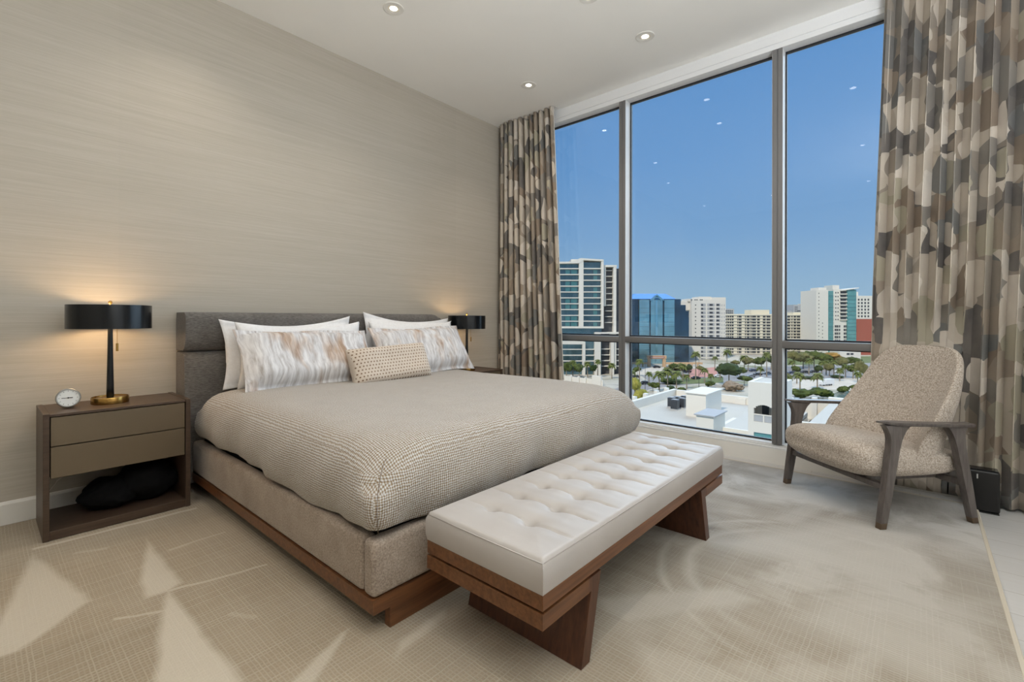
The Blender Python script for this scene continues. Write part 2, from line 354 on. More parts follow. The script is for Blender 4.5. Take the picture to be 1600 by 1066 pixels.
def tube(pts, r, n=8, bm=None):
    bm = bm or bmesh.new(); pts = [Vector(p) for p in pts]; R = []
    rr = r if isinstance(r, (list, tuple)) else [r]*len(pts)
    for k, p in enumerate(pts):
        d = (pts[min(k+1, len(pts)-1)]-pts[max(k-1, 0)]).normalized(); a = d.orthogonal() if abs(d.z) < .99 else Vector((1, 0, 0)); a = (d.cross(Vector((0, 0, 1))) if abs(d.z) < .99 else Vector((1, 0, 0))).normalized(); b = d.cross(a)
        R.append([bm.verts.new(p+(a*cos(2*pi*i/n)+b*sin(2*pi*i/n))*rr[k]) for i in range(n)])
    for u_, v_ in zip(R, R[1:]):
        for i in range(n): bm.faces.new((u_[i], u_[(i+1) % n], v_[(i+1) % n], v_[i]))
    bm.faces.new(R[0]); bm.faces.new(R[-1]); return bm
def prism(pts, d0, d1, axis='y', bm=None, bev=0):
    """outline pts in the plane across `axis`, extruded from d0 to d1"""
    bm = bm or bmesh.new()
    def P(a, b, d): return {'x': (d, a, b), 'y': (a, d, b), 'z': (a, b, d)}[axis]
    A = [bm.verts.new(P(a, b, d0)) for a, b in pts]; B = [bm.verts.new(P(a, b, d1)) for a, b in pts]; n = len(pts)
    bm.faces.new(A); bm.faces.new(B[::-1])
    for i in range(n): bm.faces.new((A[i], B[i], B[(i+1) % n], A[(i+1) % n]))
    if bev:
        es = [e for e in bm.edges if any(v in A for v in e.verts) == all(v in A for v in e.verts) and not (e.verts[0] in A) ^ (e.verts[1] in A)]
        bmesh.ops.bevel(bm, geom=es, offset=bev, segments=2, affect='EDGES', profile=.5)
    return bm
def subsurf(o, lv=1):
    m = o.modifiers.new('s', 'SUBSURF'); m.levels = lv; m.render_levels = lv; return o
def copy_tree(o, parent=None):
    c = o.copy(); COL.objects.link(c); c.parent = parent
    for ch in o.children: copy_tree(ch, c)
    return c

# ------------------------------------------------------------------ room shell
H, WX, WY = 3.33, 4.05, 3.70
BX, BY = -2.4, -3.25       # far ends of the room behind the camera
struct(box('floor', BX, 4.30, BY, WY, -.20, -.012, 'floor_planks'))
struct(box('ceiling', BX-.2, 4.30, BY-.2, WY+.2, H, H+.2, 'ceiling_paint'))
struct(box('wall_left', BX-.2, 4.30, WY, WY+.2, -.2, H, 'grasscloth'))
struct(box('wall_right', BX-.2, 4.30, BY-.2, BY, -.2, H, 'plain_wall'))
struct(box('wall_back', BX-.2, BX, BY, WY, -.2, H, 'plain_wall'))
struct(box('wall_front', WX, 4.30, BY, -1.15, -.2, H, 'plain_wall'))
bm = bmesh.new(); prism([(WY, 0), (WY-.016, 0), (WY-.016, .108), (WY-.010, .122), (WY, .122)], BX, 4.05, 'x', bm); struct(obj('baseboard_left', bm, 'white_paint'))
# window wall: low curb, head, mullions
struct(box('trim_1', WX, 4.30, -1.15, WY, -.2, .105, 'white_paint', bev=.004))
bm = bmesh.new()
for x0, x1, z0, z1 in ((4.062, 4.20, 3.300, 3.33), (4.05, 4.20, 3.235, 3.296), (4.058, 4.20, 3.226, 3.24), (4.05, 4.20, 3.190, 3.226)): bx(bm, x0, x1, -1.15, WY, z0, z1, .002, 1)
for yy in (2.95, 1.30): bx(bm, 4.0485, 4.06, yy-.001, yy+.001, 3.236, 3.295)
struct(obj('trim_2', bm, 'head_aluminium'))
bm = bmesh.new()
bx(bm, 4.05, 4.20, -1.15, WY, .105, .118, .001, 1); bx(bm, 4.06, 4.20, -1.15, WY, .118, .132); bx(bm, 4.075, 4.20, -1.15, WY, .132, .144, .001, 1)
struct(obj('trim_3', bm, 'head_aluminium'))
MUL = [(3.62, 3.70), (2.114, 2.179), (.796, .865), (-.53, -.465)]
for k, (a, b) in enumerate(MUL):
    bm = bmesh.new(); mid = (a+b)/2
    bx(bm, 4.05, 4.20, a, mid-.003, .144, 3.19, .002, 1); bx(bm, 4.05, 4.20, mid+.003, b, .144, 3.19, .002, 1); bx(bm, 4.056, 4.19, mid-.004, mid+.004, .144, 3.19)
    struct(obj('trim_%d' % (k+4), bm, 'aluminium'))
edges = [3.62, 2.179, 2.114, .865, .796, -.465, -.53, -1.15]
for k in range(4):
    y1, y0 = edges[2*k], edges[2*k+1]
    wroot = struct(empty('window_%d' % (k+1), (4.15, (y0+y1)/2, .144))); L = (4.15, (y0+y1)/2, .144)
    def wb(name, x0, x1, a0, a1, z0, z1, m, bev=0):
        return box(name, x0-L[0], x1-L[0], a0-L[1], a1-L[1], z0-L[2], z1-L[2], m, wroot, bev)
    wb('transom', 4.05, 4.19, y0, y1, .886, .940, 'aluminium', .002)
    for z0, z1 in ((.144, .886), (.940, 3.19)):
        wb('glass_pane', 4.151, 4.159, y0+.008, y1-.008, z0+.010, z1-.010, 'window_glass')
        bm = bmesh.new()
        for q in ((y0+.0005, y0+.003), (y1-.003, y1-.0005)): bx(bm, 4.056-L[0], 4.1425-L[0], q[0]-L[1], q[1]-L[1], z0+.001-L[2], z1-.001-L[2])
        obj('lit_reveal', bm, 'head_aluminium', wroot)  # pale strips on the mullion sides; outdoor light put into their colour
        bm = bmesh.new(); g = .012
        for q in ((y0, y1, z0, z0+g), (y0, y1, z1-g, z1), (y0, y0+g, z0+g, z1-g), (y1-g, y1, z0+g, z1-g)):
            bx(bm, 4.143-L[0], 4.170-L[0], q[0]-L[1], q[1]-L[1], q[2]-L[2], q[3]-L[2])
        obj('gasket', bm, 'gasket', wroot)
# ------------------------------------------------------------------ rug
bm = bmesh.new(); RX0, RX1, RY0, RY1 = -1.6, 3.905, -.245, 3.683
bx(bm, RX0, RX1, RY0, RY1, -.0119, 0, .005, 2)
rug = obj('area_rug', bm, 'rug_pile')
bm = bmesh.new()
for q in ((RX0, RX1, RY0-.012, RY0+.006), (RX1-.006, RX1+.012, RY0-.012, RY1)): bx(bm, q[0], q[1], q[2], q[3], -.0119, .0015, .003, 1)
obj('binding', bm, 'rug_edge', rug)
tag(rug, 'large taupe ribbed area rug with pale silky shards under the bed and bench', 'rug')

# ------------------------------------------------------------------ downlights
DL = [(3.454, 1.632, 'white recessed ceiling downlight nearest the top of the window wall'), (3.448, 2.807, 'white recessed ceiling downlight nearest the left curtain in the corner'), (1.96, 2.843, 'white recessed ceiling downlight above the headboard wall at the top edge'),
      (2.78, .49, ''), (2.77, 1.72, ''), (.88, .56, ''), (.88, 3.11, ''), (-1.12, .63, ''), (-1.07, 2.0, ''), (-1.1, 3.2, '')]
dl0 = None
for i, (x_, y_, lb) in enumerate(DL):
    if dl0 is None:
        dl0 = r = empty('ceiling_downlight', (x_, y_, H)); r.scale = (1.15, 1.15, 1.15)
        obj('trim_ring', lathe([(.036, 0), (.036, -.003), (.060, -.0045), (.063, -.002), (.063, 0)], 32), 'white_paint', r, angle=40)
        obj('reflector', lathe([(.036, -.0005), (.034, -.002), (.024, -.0012)], 32), 'shade_inner', r)
        obj('lens', lathe([(.024, -.0008), (.020, -.003), (.0, -.0035)], 24), 'lamp_glass', r, smooth=True)
    else:
        r = dl0.copy(); COL.objects.link(r); r.location = (x_, y_, H)
        for ch in dl0.children:
            if ch.type == 'MESH': c = ch.copy(); COL.objects.link(c); c.parent = r
    tag(r, lb or 'white recessed ceiling downlight seen only as a reflection in the window glass', 'ceiling light', 'recessed downlights in the ceiling')
    l = bpy.data.lights.new('downlight_beam', 'SPOT'); l.energy = 22; l.spot_size = radians(115); l.spot_blend = .9; l.color = (1, .87, .73); l.shadow_soft_size = .05
    lo = bpy.data.objects.new('downlight_beam', l); COL.objects.link(lo); lo.location = (x_, y_, H-.03)

# ------------------------------------------------------------------ bed
bed = empty('upholstered_bed', (1.905, 2.5, 0)); tag(bed, 'king bed with grey upholstered headboard and rails on a walnut plinth', 'bed')
BO = Vector((1.905, 2.5, 0))
def bl(o): o.location = -BO if o.parent is bed else o.location; return o
# headboard: lower panel and upper overhanging roll, both soft
def hb_panel(name, prof, x0, x1, r, n=60):
    def fn(u, v):
        # u along x with rounded ends, v around the closed profile
        k = int(round(v*(len(prof)))) % len(prof); y_, z_ = prof[k]
        return Vector((x0+(x1-x0)*u, y_, z_))
    bm = bmesh.new()
    us = [0, .006, .015, .03] + [i/20 for i in range(1, 20)] + [.97, .985, .994, 1]
    cyc = (sum(p[0] for p in prof)/len(prof), sum(p[1] for p in prof)/len(prof)); R = []
    for u in us:
        e = min(u, 1-u)*(x1-x0); s = 1 if e >= r else 1-(r/ .9)*0 - (1-sqrt(max(0, 1-(1-e/r)**2)))*.05
        ring = []
        for (y_, z_) in prof:
            yy = cyc[0]+(y_-cyc[0])*s; zz = cyc[1]+(z_-cyc[1])*(1-(1-s)*.6)
            # right end corner drops in a big round
            ring.append(bm.verts.new((x0+(x1-x0)*u, yy, zz)))
        R.append(ring)
    n_ = len(prof)
    for a, b in zip(R, R[1:]):
        for i in range(n_): bm.faces.new((a[i], a[(i+1) % n_], b[(i+1) % n_], b[i]))
    bm.faces.new(R[0]); bm.faces.new(R[-1])
    return bl(obj(name, bm, 'headboard_fabric', bed, angle=50))
def round_top(bm_o, xr, zr, r):
    for v in bm_o.data.vertices:
        for side, xe in ((1, xr),):
            dx = v.co.x-(xe-r); dz = v.co.z-(zr-r)
            if dx > 0 and dz > 0:
                L = max(dx, dz)
                if L > 0:
                    m = math.hypot(dx, dz); v.co.x = xe-r+dx*L/m; v.co.z = zr-r+dz*L/m
up = []
for k in range(9): a = pi/2*k/8; up.append((3.52-.045*sin(a), 1.10+.046*cos(a)) if 0 else (3.515-.045*sin(a), 1.098+.05*cos(a)))
up += [(3.468, 1.05), (3.472, 1.0), (3.485, .95), (3.505, .915), (3.53, .898), (3.56, .896), (3.695, .896), (3.695, 1.10), (3.685, 1.148)]
o = hb_panel('headboard_roll', up, .862, 2.955, .05); round_top(o, 2.955, 1.148, .10)
lo_ = [(3.56, .893), (3.525, .886), (3.503, .86), (3.495, .80), (3.490, .6), (3.485, .3), (3.485, .06), (3.695, .06), (3.695, .893)]
o = hb_panel('headboard_panel', lo_, .862, 2.955, .03)
# rails + footboard
rail = lambda n_, *a: bl(box(n_, *a, 'bed_fabric', bed, .022, 4))
rail('side_rail', .900, .965, 1.492, 3.484, .132, .330); rail('side_rail', 2.845, 2.910, 1.492, 3.484, .132, .330)
rail('footboard', .900, 2.910, 1.42, 1.490, .132, .332)
bm = bmesh.new()
bx(bm, .900, .925, 1.445, 3.48, .082, .131); bx(bm, 2.885, 2.910, 1.445, 3.48, .082, .131); bx(bm, .900, 2.910, 1.42, 1.445, .082, .131)
bl(obj('wood_skirt', bm, 'walnut_x', bed))
bm = bmesh.new(); bx(bm, .975, 2.835, 1.43, 1.462, .0005, .0815); bx(bm, 1.10, 1.13, 1.463, 3.3, .0005, .0815); bx(bm, 2.68, 2.71, 1.463, 3.3, .0005, .0815)
bl(obj('plinth', bm, 'walnut_x', bed))
bl(box('mattress_base', .967, 2.843, 1.50, 3.48, .133, .345, 'dark_gap', bed))
# mattress
bl(box('mattress', .975, 2.835, 1.51, 3.470, .346, .60, 'white_cotton', bed, .05, 4))
# coverlet: rounded-rectangle rings from the crown to the hem
def coverlet():
    cxm, cym = 1.907, 2.40
    HX, HY = 1.005, .985      # half sizes at the drape
    NP = 320; rings = []
    for s in (0.02, .2, .4, .58, .7, .78): rings.append((s, .655+.012*(1-s*s), 'top'))
    def per(hx, hy, rc):
        pts = []; n = NP
        # perimeter param of rounded rectangle
        segs = [(hx, -hy+rc, hx, hy-rc, 0), ('a', hx-rc, hy-rc, 0), (hx-rc, hy, -hx+rc, hy, 0), ('a', -hx+rc, hy-rc, pi/2), (-hx, hy-rc, -hx, -hy+rc, 0), ('a', -hx+rc, -hy+rc, pi), (-hx+rc, -hy, hx-rc, -hy, 0), ('a', hx-rc, -hy+rc, 3*pi/2)]
        cnt = [72, 8, 72, 8, 72, 8, 72, 8]
        for sg, c_ in zip(segs, cnt):
            for i in range(c_):
                t = i/c_
                if sg[0] == 'a': a = sg[3]+t*pi/2; pts.append((sg[1]+rc*cos(a), sg[2]+rc*sin(a)))
                else: pts.append((sg[0]+(sg[2]-sg[0])*t, sg[1]+(sg[3]-sg[1])*t))
        return pts
    prof = []   # (inset from drape half-size, z)
    for s in (.96, .86, .72, .56, .40, .28, .2, .15): prof.append((s*HX, s, .662-.010*(1-s)*0))
    V = []; bm = bmesh.new(); L = bm.loops.layers.uv.verify(); UV = {}
    drop = [(.93, .668), (.86, .668), (.78, .668), (.70, .668), (.62, .668), (.53, .668), (.45, .668), (.32, .667), (.24, .666), (.18, .664), (.13, .660), (.092, .653), (.062, .641), (.040, .624), (.024, .602), (.013, .578), (.006, .552), (.002, .525), (0, .50), (-.003, .47), (-.004, .44), (-.003, .415), (0, .395), (.004, .378), (.008, .365), (.014, .362), (.02, .372)]
    acc = 0; prev = None
    for k, (ins, z) in enumerate(drop):
        if prev: acc += math.hypot(ins-prev[0], z-prev[1])
        prev = (ins, z); ring = []
        below = max(0, min(1, (.62-z)/.25))
        rc = max(.02, min(.10+.25*ins, (HY-ins)*.5)) if k < 17 else .05
        for idx, (px_, py_) in enumerate(per(HX-ins, HY-ins, rc)):
            X_, Y_ = cxm+px_, cym+py_
            nx_ = (1 if px_ > HX-ins-.12 else -1 if px_ < -(HX-ins)+.12 else 0); ny_ = -1 if py_ < -(HY-ins)+.12 else 0
            # wrinkles
            tt = (Y_*1.0 if nx_ else X_*1.0)
            wv = noise.noise(Vector((X_*2.3, Y_*2.3, z*1.2)))*.012 + noise.noise(Vector((tt*8+7*nx_, z*3.5, 3.3)))*.018*below
            fold = below*.017*sin(tt*17+3*z*6*(1 if nx_ else -1))*(.4+.6*noise.noise(Vector((tt*1.7, 0, 9))))
            zz = z+noise.noise(Vector((X_*1.9, Y_*1.9, 0)))*.008*(1-below)
            out = wv+fold
            if nx_ and k >= 10: X_ += nx_*out
            if ny_ and k >= 10: Y_ += ny_*out
            # hem waviness: higher at the head, sagging mid-side and at the foot corner
            if k >= 18:
                q = (k-18)/8
                if nx_: zz += q*(.030*max(0, (Y_-2.6)/.9)+.012*sin(Y_*5.1+1)-.02*exp(-((Y_-1.9)/.35)**2))
                else: zz += q*(.004*sin(X_*4.3)-.006)
            # near foot corner: outward lean and a pinched top
            dc = math.hypot(X_-.905, Y_-1.415)
            if dc < .30 and z > .5: zz -= .055*(1-dc/.30)**1.3*(1 if z > .6 else .6)
            dc2 = math.hypot(X_-2.91, Y_-1.415)
            if dc2 < .3 and z > .5: zz -= .02*(1-dc2/.3)
            if below > 0 and k < 25:
                g = 1-z/.62
                if ny_: Y_ -= .012*sin(pi*min(1, (0.62-z)/.26))
                if nx_: X_ += nx_*.016*sin(pi*min(1, (0.62-z)/.26))
            if py_ > HY-ins-.02 and k >= 14:   # the head end tucks flat behind the pillows
                Y_ = min(Y_, 3.38)
            v = bm.verts.new((X_, min(Y_, 3.462), zz)); ring.append(v)
            ang = idx
            UV[v] = ((X_ if not nx_ else X_+nx_*(acc-.6)), (Y_ if not ny_ else Y_-(acc-.6)))
            if ny_ and not nx_: UV[v] = (X_, cym-HY-acc*1.0)
            elif nx_: UV[v] = (cxm+nx_*(HX+acc), Y_)
            if k < 10: UV[v] = (X_, Y_)
        V.append(ring)
    n_ = len(V[0])
    for a, b in zip(V, V[1:]):
        for i in range(n_): bm.faces.new((a[i], a[(i+1) % n_], b[(i+1) % n_], b[i]))
    bm.faces.new(V[0])
    # project the weave: top planar, sides by drop
    for f in bm.faces:
        nrm = f.calc_center_median(); f.normal_update(); n0 = f.normal
        for lp in f.loops:
            co = lp.vert.co
            if abs(n0.z) > .6: lp[L].uv = (co.x, co.y)
            elif abs(n0.x) > abs(n0.y): lp[L].uv = (co.z, co.y)
            else: lp[L].uv = (co.x, co.z)
    return bm
cov = obj('coverlet', coverlet(), 'coverlet_weave', None, smooth=True)
tag(cov, 'beige diamond-weave coverlet spread over the king bed', 'bedspread')
bm = tube([(.980, 1.462, .600), (.955, 1.445, .585), (.925, 1.418, .55), (.905, 1.402, .50), (.900, 1.398, .45), (.903, 1.400, .40), (.912, 1.408, .368)], .0012, 6)
sm = obj('corner_seam', bm, 'bronze_cap', cov)

# pillows
def pillow(name, w_, h_, t_, m, flange=0., seed=0, sag=.0, pinch=.06, parent=None, n=40):
    """stands in its own xz plane, thickness along y, origin at bottom centre"""
    hw, hh = w_/2, h_/2; bm = bmesh.new(); L = bm.loops.layers.uv.verify()
    def P(u, v, side):
        a, b = u*2-1, v*2-1
        # pulled-in sides, sharp ears
        ww = hw*(1-pinch*(1-b*b)*abs(a)**4); h2 = hh*(1-pinch*1.3*(1-a*a)*abs(b)**4)
        X_ = a*ww; Z_ = b*h2
        fa = min(1, (1-abs(a))*hw/max(1e-6, hw-0) * 1.0); ia = max(0, 1-abs(X_)/(hw-flange)); ib = max(0, 1-abs(Z_)/(hh-flange))
        prof = (min(1, ia*3.2)*(2-min(1, ia*3.2)))**.7*(min(1, ib*2.6)*(2-min(1, ib*2.6)))**.7 if ia > 0 and ib > 0 else 0
        nz = noise.noise(Vector((X_*7+seed, Z_*7, side*3.1)))*.012+noise.noise(Vector((X_*20+seed, Z_*20, side)))*.003
        yy = side*(t_/2*prof+(.002)) + nz*(.3+prof) + .012*sin(X_*9+seed)*(1 if prof == 0 else 0)
        Z_ -= sag*(1-a*a)*(b+1)/2
        return Vector((X_, yy, Z_+hh))
    for side in (1, -1):
        G = [[bm.verts.new(P(i/(n-1), j/(n-1), side)) for i in range(n)] for j in range(n)]
        for j in range(n-1):
            for i in range(n-1):
                f = bm.faces.new((G[j][i], G[j][i+1], G[j+1][i+1], G[j+1][i]))
                for lp in f.loops: lp[L].uv = (lp.vert.co.x+seed*.37, lp.vert.co.z)
        if side == 1: G1 = G
    def border(G): return [G[0][i] for i in range(n)]+[G[j][n-1] for j in range(1, n)]+[G[n-1][i] for i in range(n-2, -1, -1)]+[G[j][0] for j in range(n-2, 0, -1)]
    A, B = border(G1), border(G)
    for i in range(len(A)): bm.faces.new((A[i], A[(i+1) % len(A)], B[(i+1) % len(A)], B[i]))
    return obj(name, bm, m, parent, smooth=True)
def place(o, loc, lean, yaw=0, roll=0):
    o.rotation_euler = (radians(lean), radians(roll), radians(yaw)); o.location = loc; return o
ZB = .668
# lean is about x: negative tips the top back toward the wall (+y)
def pl(name, w_, h_, t_, m, loc, lean, yaw, roll, label, cat, **k):
    o = pillow(name, w_, h_, t_, m, **k); place(o, loc, lean, yaw, roll); tag(o, label, cat, k.get('group')); return o
pl('white_pillow', .92, .46, .08, 'white_cotton', (1.50, 3.385, ZB-.012), -5, 0, -1.5, 'white cotton pillow standing against the left half of the headboard, rearmost', 'pillow', seed=1.3, flange=.03, pinch=.07, sag=.04)
pl('white_pillow', .90, .44, .08, 'white_cotton', (1.55, 3.305, ZB-.02), -7, 0, 0, 'white cotton pillow sandwiched right behind the left feather print sham', 'pillow', seed=4.1, flange=.0, pinch=.08, sag=.03)
pl('white_pillow', .92, .48, .08, 'white_cotton', (2.50, 3.385, ZB-.01), -5, 0, 3, 'white cotton pillow standing against the right half of the headboard, rearmost', 'pillow', seed=2.2, flange=.03, pinch=.07, sag=.035)
pl('white_pillow', .88, .44, .08, 'white_cotton', (2.52, 3.305, ZB-.02), -7, 0, 0, 'white cotton pillow sandwiched right behind the right feather print sham', 'pillow', seed=6.4, flange=.0, pinch=.08, sag=.03)
pl('feather_print_sham', .95, .45, .17, 'feather_print', (1.53, 3.045, ZB-.018), -33, 0, 1, 'grey and tan feather print sham on the left, nearest the lit lamp', 'pillow', seed=3.7, flange=.035, pinch=.05)
pl('feather_print_sham', .95, .455, .17, 'feather_print', (2.50, 3.045, ZB-.018), -32, 0, -1, 'grey and tan feather print sham on the right, behind the dotted cushion', 'pillow', seed=8.9, flange=.035, pinch=.05)
th = pl('lumbar_cushion', .66, .28, .13, 'dotted_linen', (2.02, 2.895, ZB-.024), -22, -1, -2.5, 'small cream lumbar cushion with brown dots in front of the two feather shams', 'cushion', seed=5.5, flange=0., pinch=.05)

# ------------------------------------------------------------------ bench
bench = empty('tufted_bench', (1.85, 1.06, 0)); tag(bench, 'long walnut bench with cream button-tufted leather cushion at the foot of the bed', 'bench')
BN = Vector((1.85, 1.06, 0))
def bn(o): o.location = -BN; return o
BTN = [(1.222+.150*i, yy) for i in range(10) for yy in (.987, 1.161)]
def cushion():
    x0, x1, y0, y1, z0, z1 = 1.053, 2.642, .803, 1.318, .3245, .424; nu, nv = 260, 96
    def top(u, v):
        X_, Y_ = x0+(x1-x0)*u, y0+(y1-y0)*v
        e = min(X_-x0, x1-X_, Y_-y0, y1-Y_); z = z1+.008*min(1, e/.10)
        if e < .014: z -= .014*(1-sqrt(max(0, 1-(1-e/.014)**2)))
        dep = 0; near = min(abs(X_-(1.222+.150*i)) for i in range(10))
        for bx_, by in BTN:
            d2 = (X_-bx_)**2+(Y_-by)**2
            if d2 < .02: dep += .022*exp(-d2/(.020**2))+.008*exp(-d2/(.05**2))
        # cross creases through every pair of buttons, fading at the borders
        fade = min(1, max(0, e-.004)/.06)
        arc = .010*sin((Y_-.987)/.174*pi) if .987 < Y_ < 1.161 else 0
        nr = min(abs(X_-(1.222+.150*i)-arc) for i in range(10))
        dep += .006*exp(-(nr/.006)**2)*fade + .003*exp(-(nr/.022)**2)*fade
        dep += .0015*noise.noise(Vector((X_*30, Y_*3, 0)))*fade
        return Vector((X_, Y_, z-dep))
    bm = grid(top, nu, nv)
    bm.verts.ensure_lookup_table()
    idx = [i for i in range(nu)]+[j*nu+nu-1 for j in range(1, nv)]+[(nv-1)*nu+i for i in range(nu-2, -1, -1)]+[j*nu for j in range(nv-2, 0, -1)]
    rim = [bm.verts[i] for i in idx]; prev = rim
    for z, o_ in ((.40, .0035), (.37, .005), (.345, .004), (z0, 0)):
        cur = []
        for v in rim:
            c = v.co; ox = -o_ if abs(c.x-x0) < 1e-6 else o_ if abs(c.x-x1) < 1e-6 else 0; oy = -o_ if abs(c.y-y0) < 1e-6 else o_ if abs(c.y-y1) < 1e-6 else 0
            cur.append(bm.verts.new((c.x+ox, c.y+oy, z)))
        for i in range(len(rim)): bm.faces.new((prev[i], prev[(i+1) % len(rim)], cur[(i+1) % len(rim)], cur[i]))
        prev = cur
    bm.faces.new(prev); return bm
bn(obj('cushion', cushion(), 'cream_leather', bench, smooth=True, angle=55))
bm = tube([(1.053, .803, .330), (1.050, .800, .37), (1.053, .803, .418)], .0018, 6); tube([(1.055, .805, .4135), (1.85, .803, .4135), (2.64, .805, .4135)], .0018, 6, bm); tube([(1.055, .805, .4135), (1.053, 1.06, .4135), (1.055, 1.316, .4135)], .0018, 6, bm)
bn(obj('piping', bm, 'cream_leather', bench, smooth=True))
b0 = None
for (X_, Y_) in BTN:
    if b0 is None:
        b0 = obj('button', lathe([(.0, .0045), (.006, .004), (.0095, .001), (.010, -.002)], 14), 'cream_leather', bench, smooth=True); o = b0
    else: o = b0.copy(); COL.objects.link(o)
    o.location = Vector((X_, Y_, .404))-BN
bn(box('upper_rail', 1.053, 2.642, .803, 1.318, .278, .324, 'walnut_x', bench, .0015, 1))
bn(box('core', 1.08, 2.615, .83, 1.29, .2705, .2775, 'dark_gap', bench))
for sgn in (0, 1):
    f_ = (lambda X_: X_) if sgn == 0 else (lambda X_: 1.053+2.642-X_)
    pts = [(1.053, .270), (1.373, .270), (1.302, .001), (1.253, .001), (1.312, .225), (1.053, .225)]
    bn(obj('leg', prism([(f_(a), b) for a, b in pts], .803, 1.318, 'y'), 'walnut_y' if 0 else 'walnut_z', bench))
    pts2 = [(1.0525, .2705), (1.30, .2705), (1.30, .2245), (1.0525, .2245)]
    bn(obj('end_rail', prism([(f_(a), b) for a, b in pts2], .8025, 1.3185, 'y'), 'walnut_x', bench))

# ------------------------------------------------------------------ nightstands
def nightstand(X0, X1, Yf, Yb, T, label):
    O = Vector(((X0+X1)/2, (Yf+Yb)/2, 0)); r = empty('nightstand', O); tag(r, label, 'nightstand', 'nightstands beside the bed')
    def b(name, *a, m='dark_oak', bev=.0015): o = box(name, *a, m, r, bev, 1); o.location = -O; return o
    p = .024
    b('side_panel', X0, X0+p, Yf, Yb, .001, T); b('side_panel', X1-p, X1, Yf, Yb, .001, T)
    b('top_panel', X0+p+.0005, X1-p-.0005, Yf+.003, Yb, T-.016, T-.003)
    b('bottom_shelf', X0+p+.0005, X1-p-.0005, Yf+.002, Yb, .003, .046)
    zt = T-.020; zm = T*.735; zb = T*.487
    b('drawer_case', X0+p+.0005, X1-p-.0005, Yf+.030, Yb-.02, zb+.004, T-.0165, m='dark_gap')
    for z0, z1 in ((zm+.003, zt), (zb, zm-.002)):
        b('drawer', X0+p+.004, X1-p-.004, Yf+.006, Yf+.0295, z0, z1, m='bronze_lacquer')
    b('back_brace', X1-p-.12, X1-p-.0005, Yb-.018, Yb, .047, zb+.003, m='dark_oak')
    return r
nightstand(.213, .831, 3.247, 3.64, .632, 'dark oak nightstand with two bronze drawers, left of the bed')
nightstand(2.972, 3.575, 3.247, 3.64, .588, 'dark nightstand at the far right of the bed, only its top edge showing')
# black bag on the shelf
def blob(cx_, cy_, cz, rx, ry, rz, seed, amp=.25, sub=4):
    bm = bmesh.new(); bmesh.ops.create_icosphere(bm, subdivisions=sub, radius=1)
    for v in bm.verts:
        n_ = v.co.normalized(); k = 1+amp*noise.noise(n_*1.7+Vector((seed, 0, 0)))+amp*.4*noise.noise(n_*4+Vector((0, seed, 0)))
        v.co = Vector((cx_+n_.x*rx*k, cy_+n_.y*ry*k, cz+n_.z*rz*k))
    return bm
bm = blob(.66, 3.46, .155, .15, .13, .115, 2.2, .18); bm2 = blob(.50, 3.45, .125, .13, .12, .085, 5.1, .2)
me2 = bpy.data.meshes.new('t'); bm2.to_mesh(me2); bm2.free(); bm.from_mesh(me2)
for v in bm.verts: v.co.z = max(v.co.z, .0475); v.co.x = min(v.co.x, .803); v.co.y = min(max(v.co.y, 3.27), 3.618)
bag = obj('black_blanket', bm, 'black_cloth', None, smooth=True); tag(bag, 'black crumpled cloth bundle on the open lower shelf of the left nightstand', 'blanket')
cb = obj('power_cable', tube([(.245, 3.672, .06), (.26, 3.672, .13), (.30, 3.67, .19), (.36, 3.668, .235), (.43, 3.668, .25), (.50, 3.668, .245), (.56, 3.668, .27), (.60, 3.668, .33), (.66, 3.668, .30), (.70, 3.668, .34)], .0022, 6), 'cable', smooth=True)
tag(cb, 'thin white cable looping along the wall behind the left nightstand', 'cable')

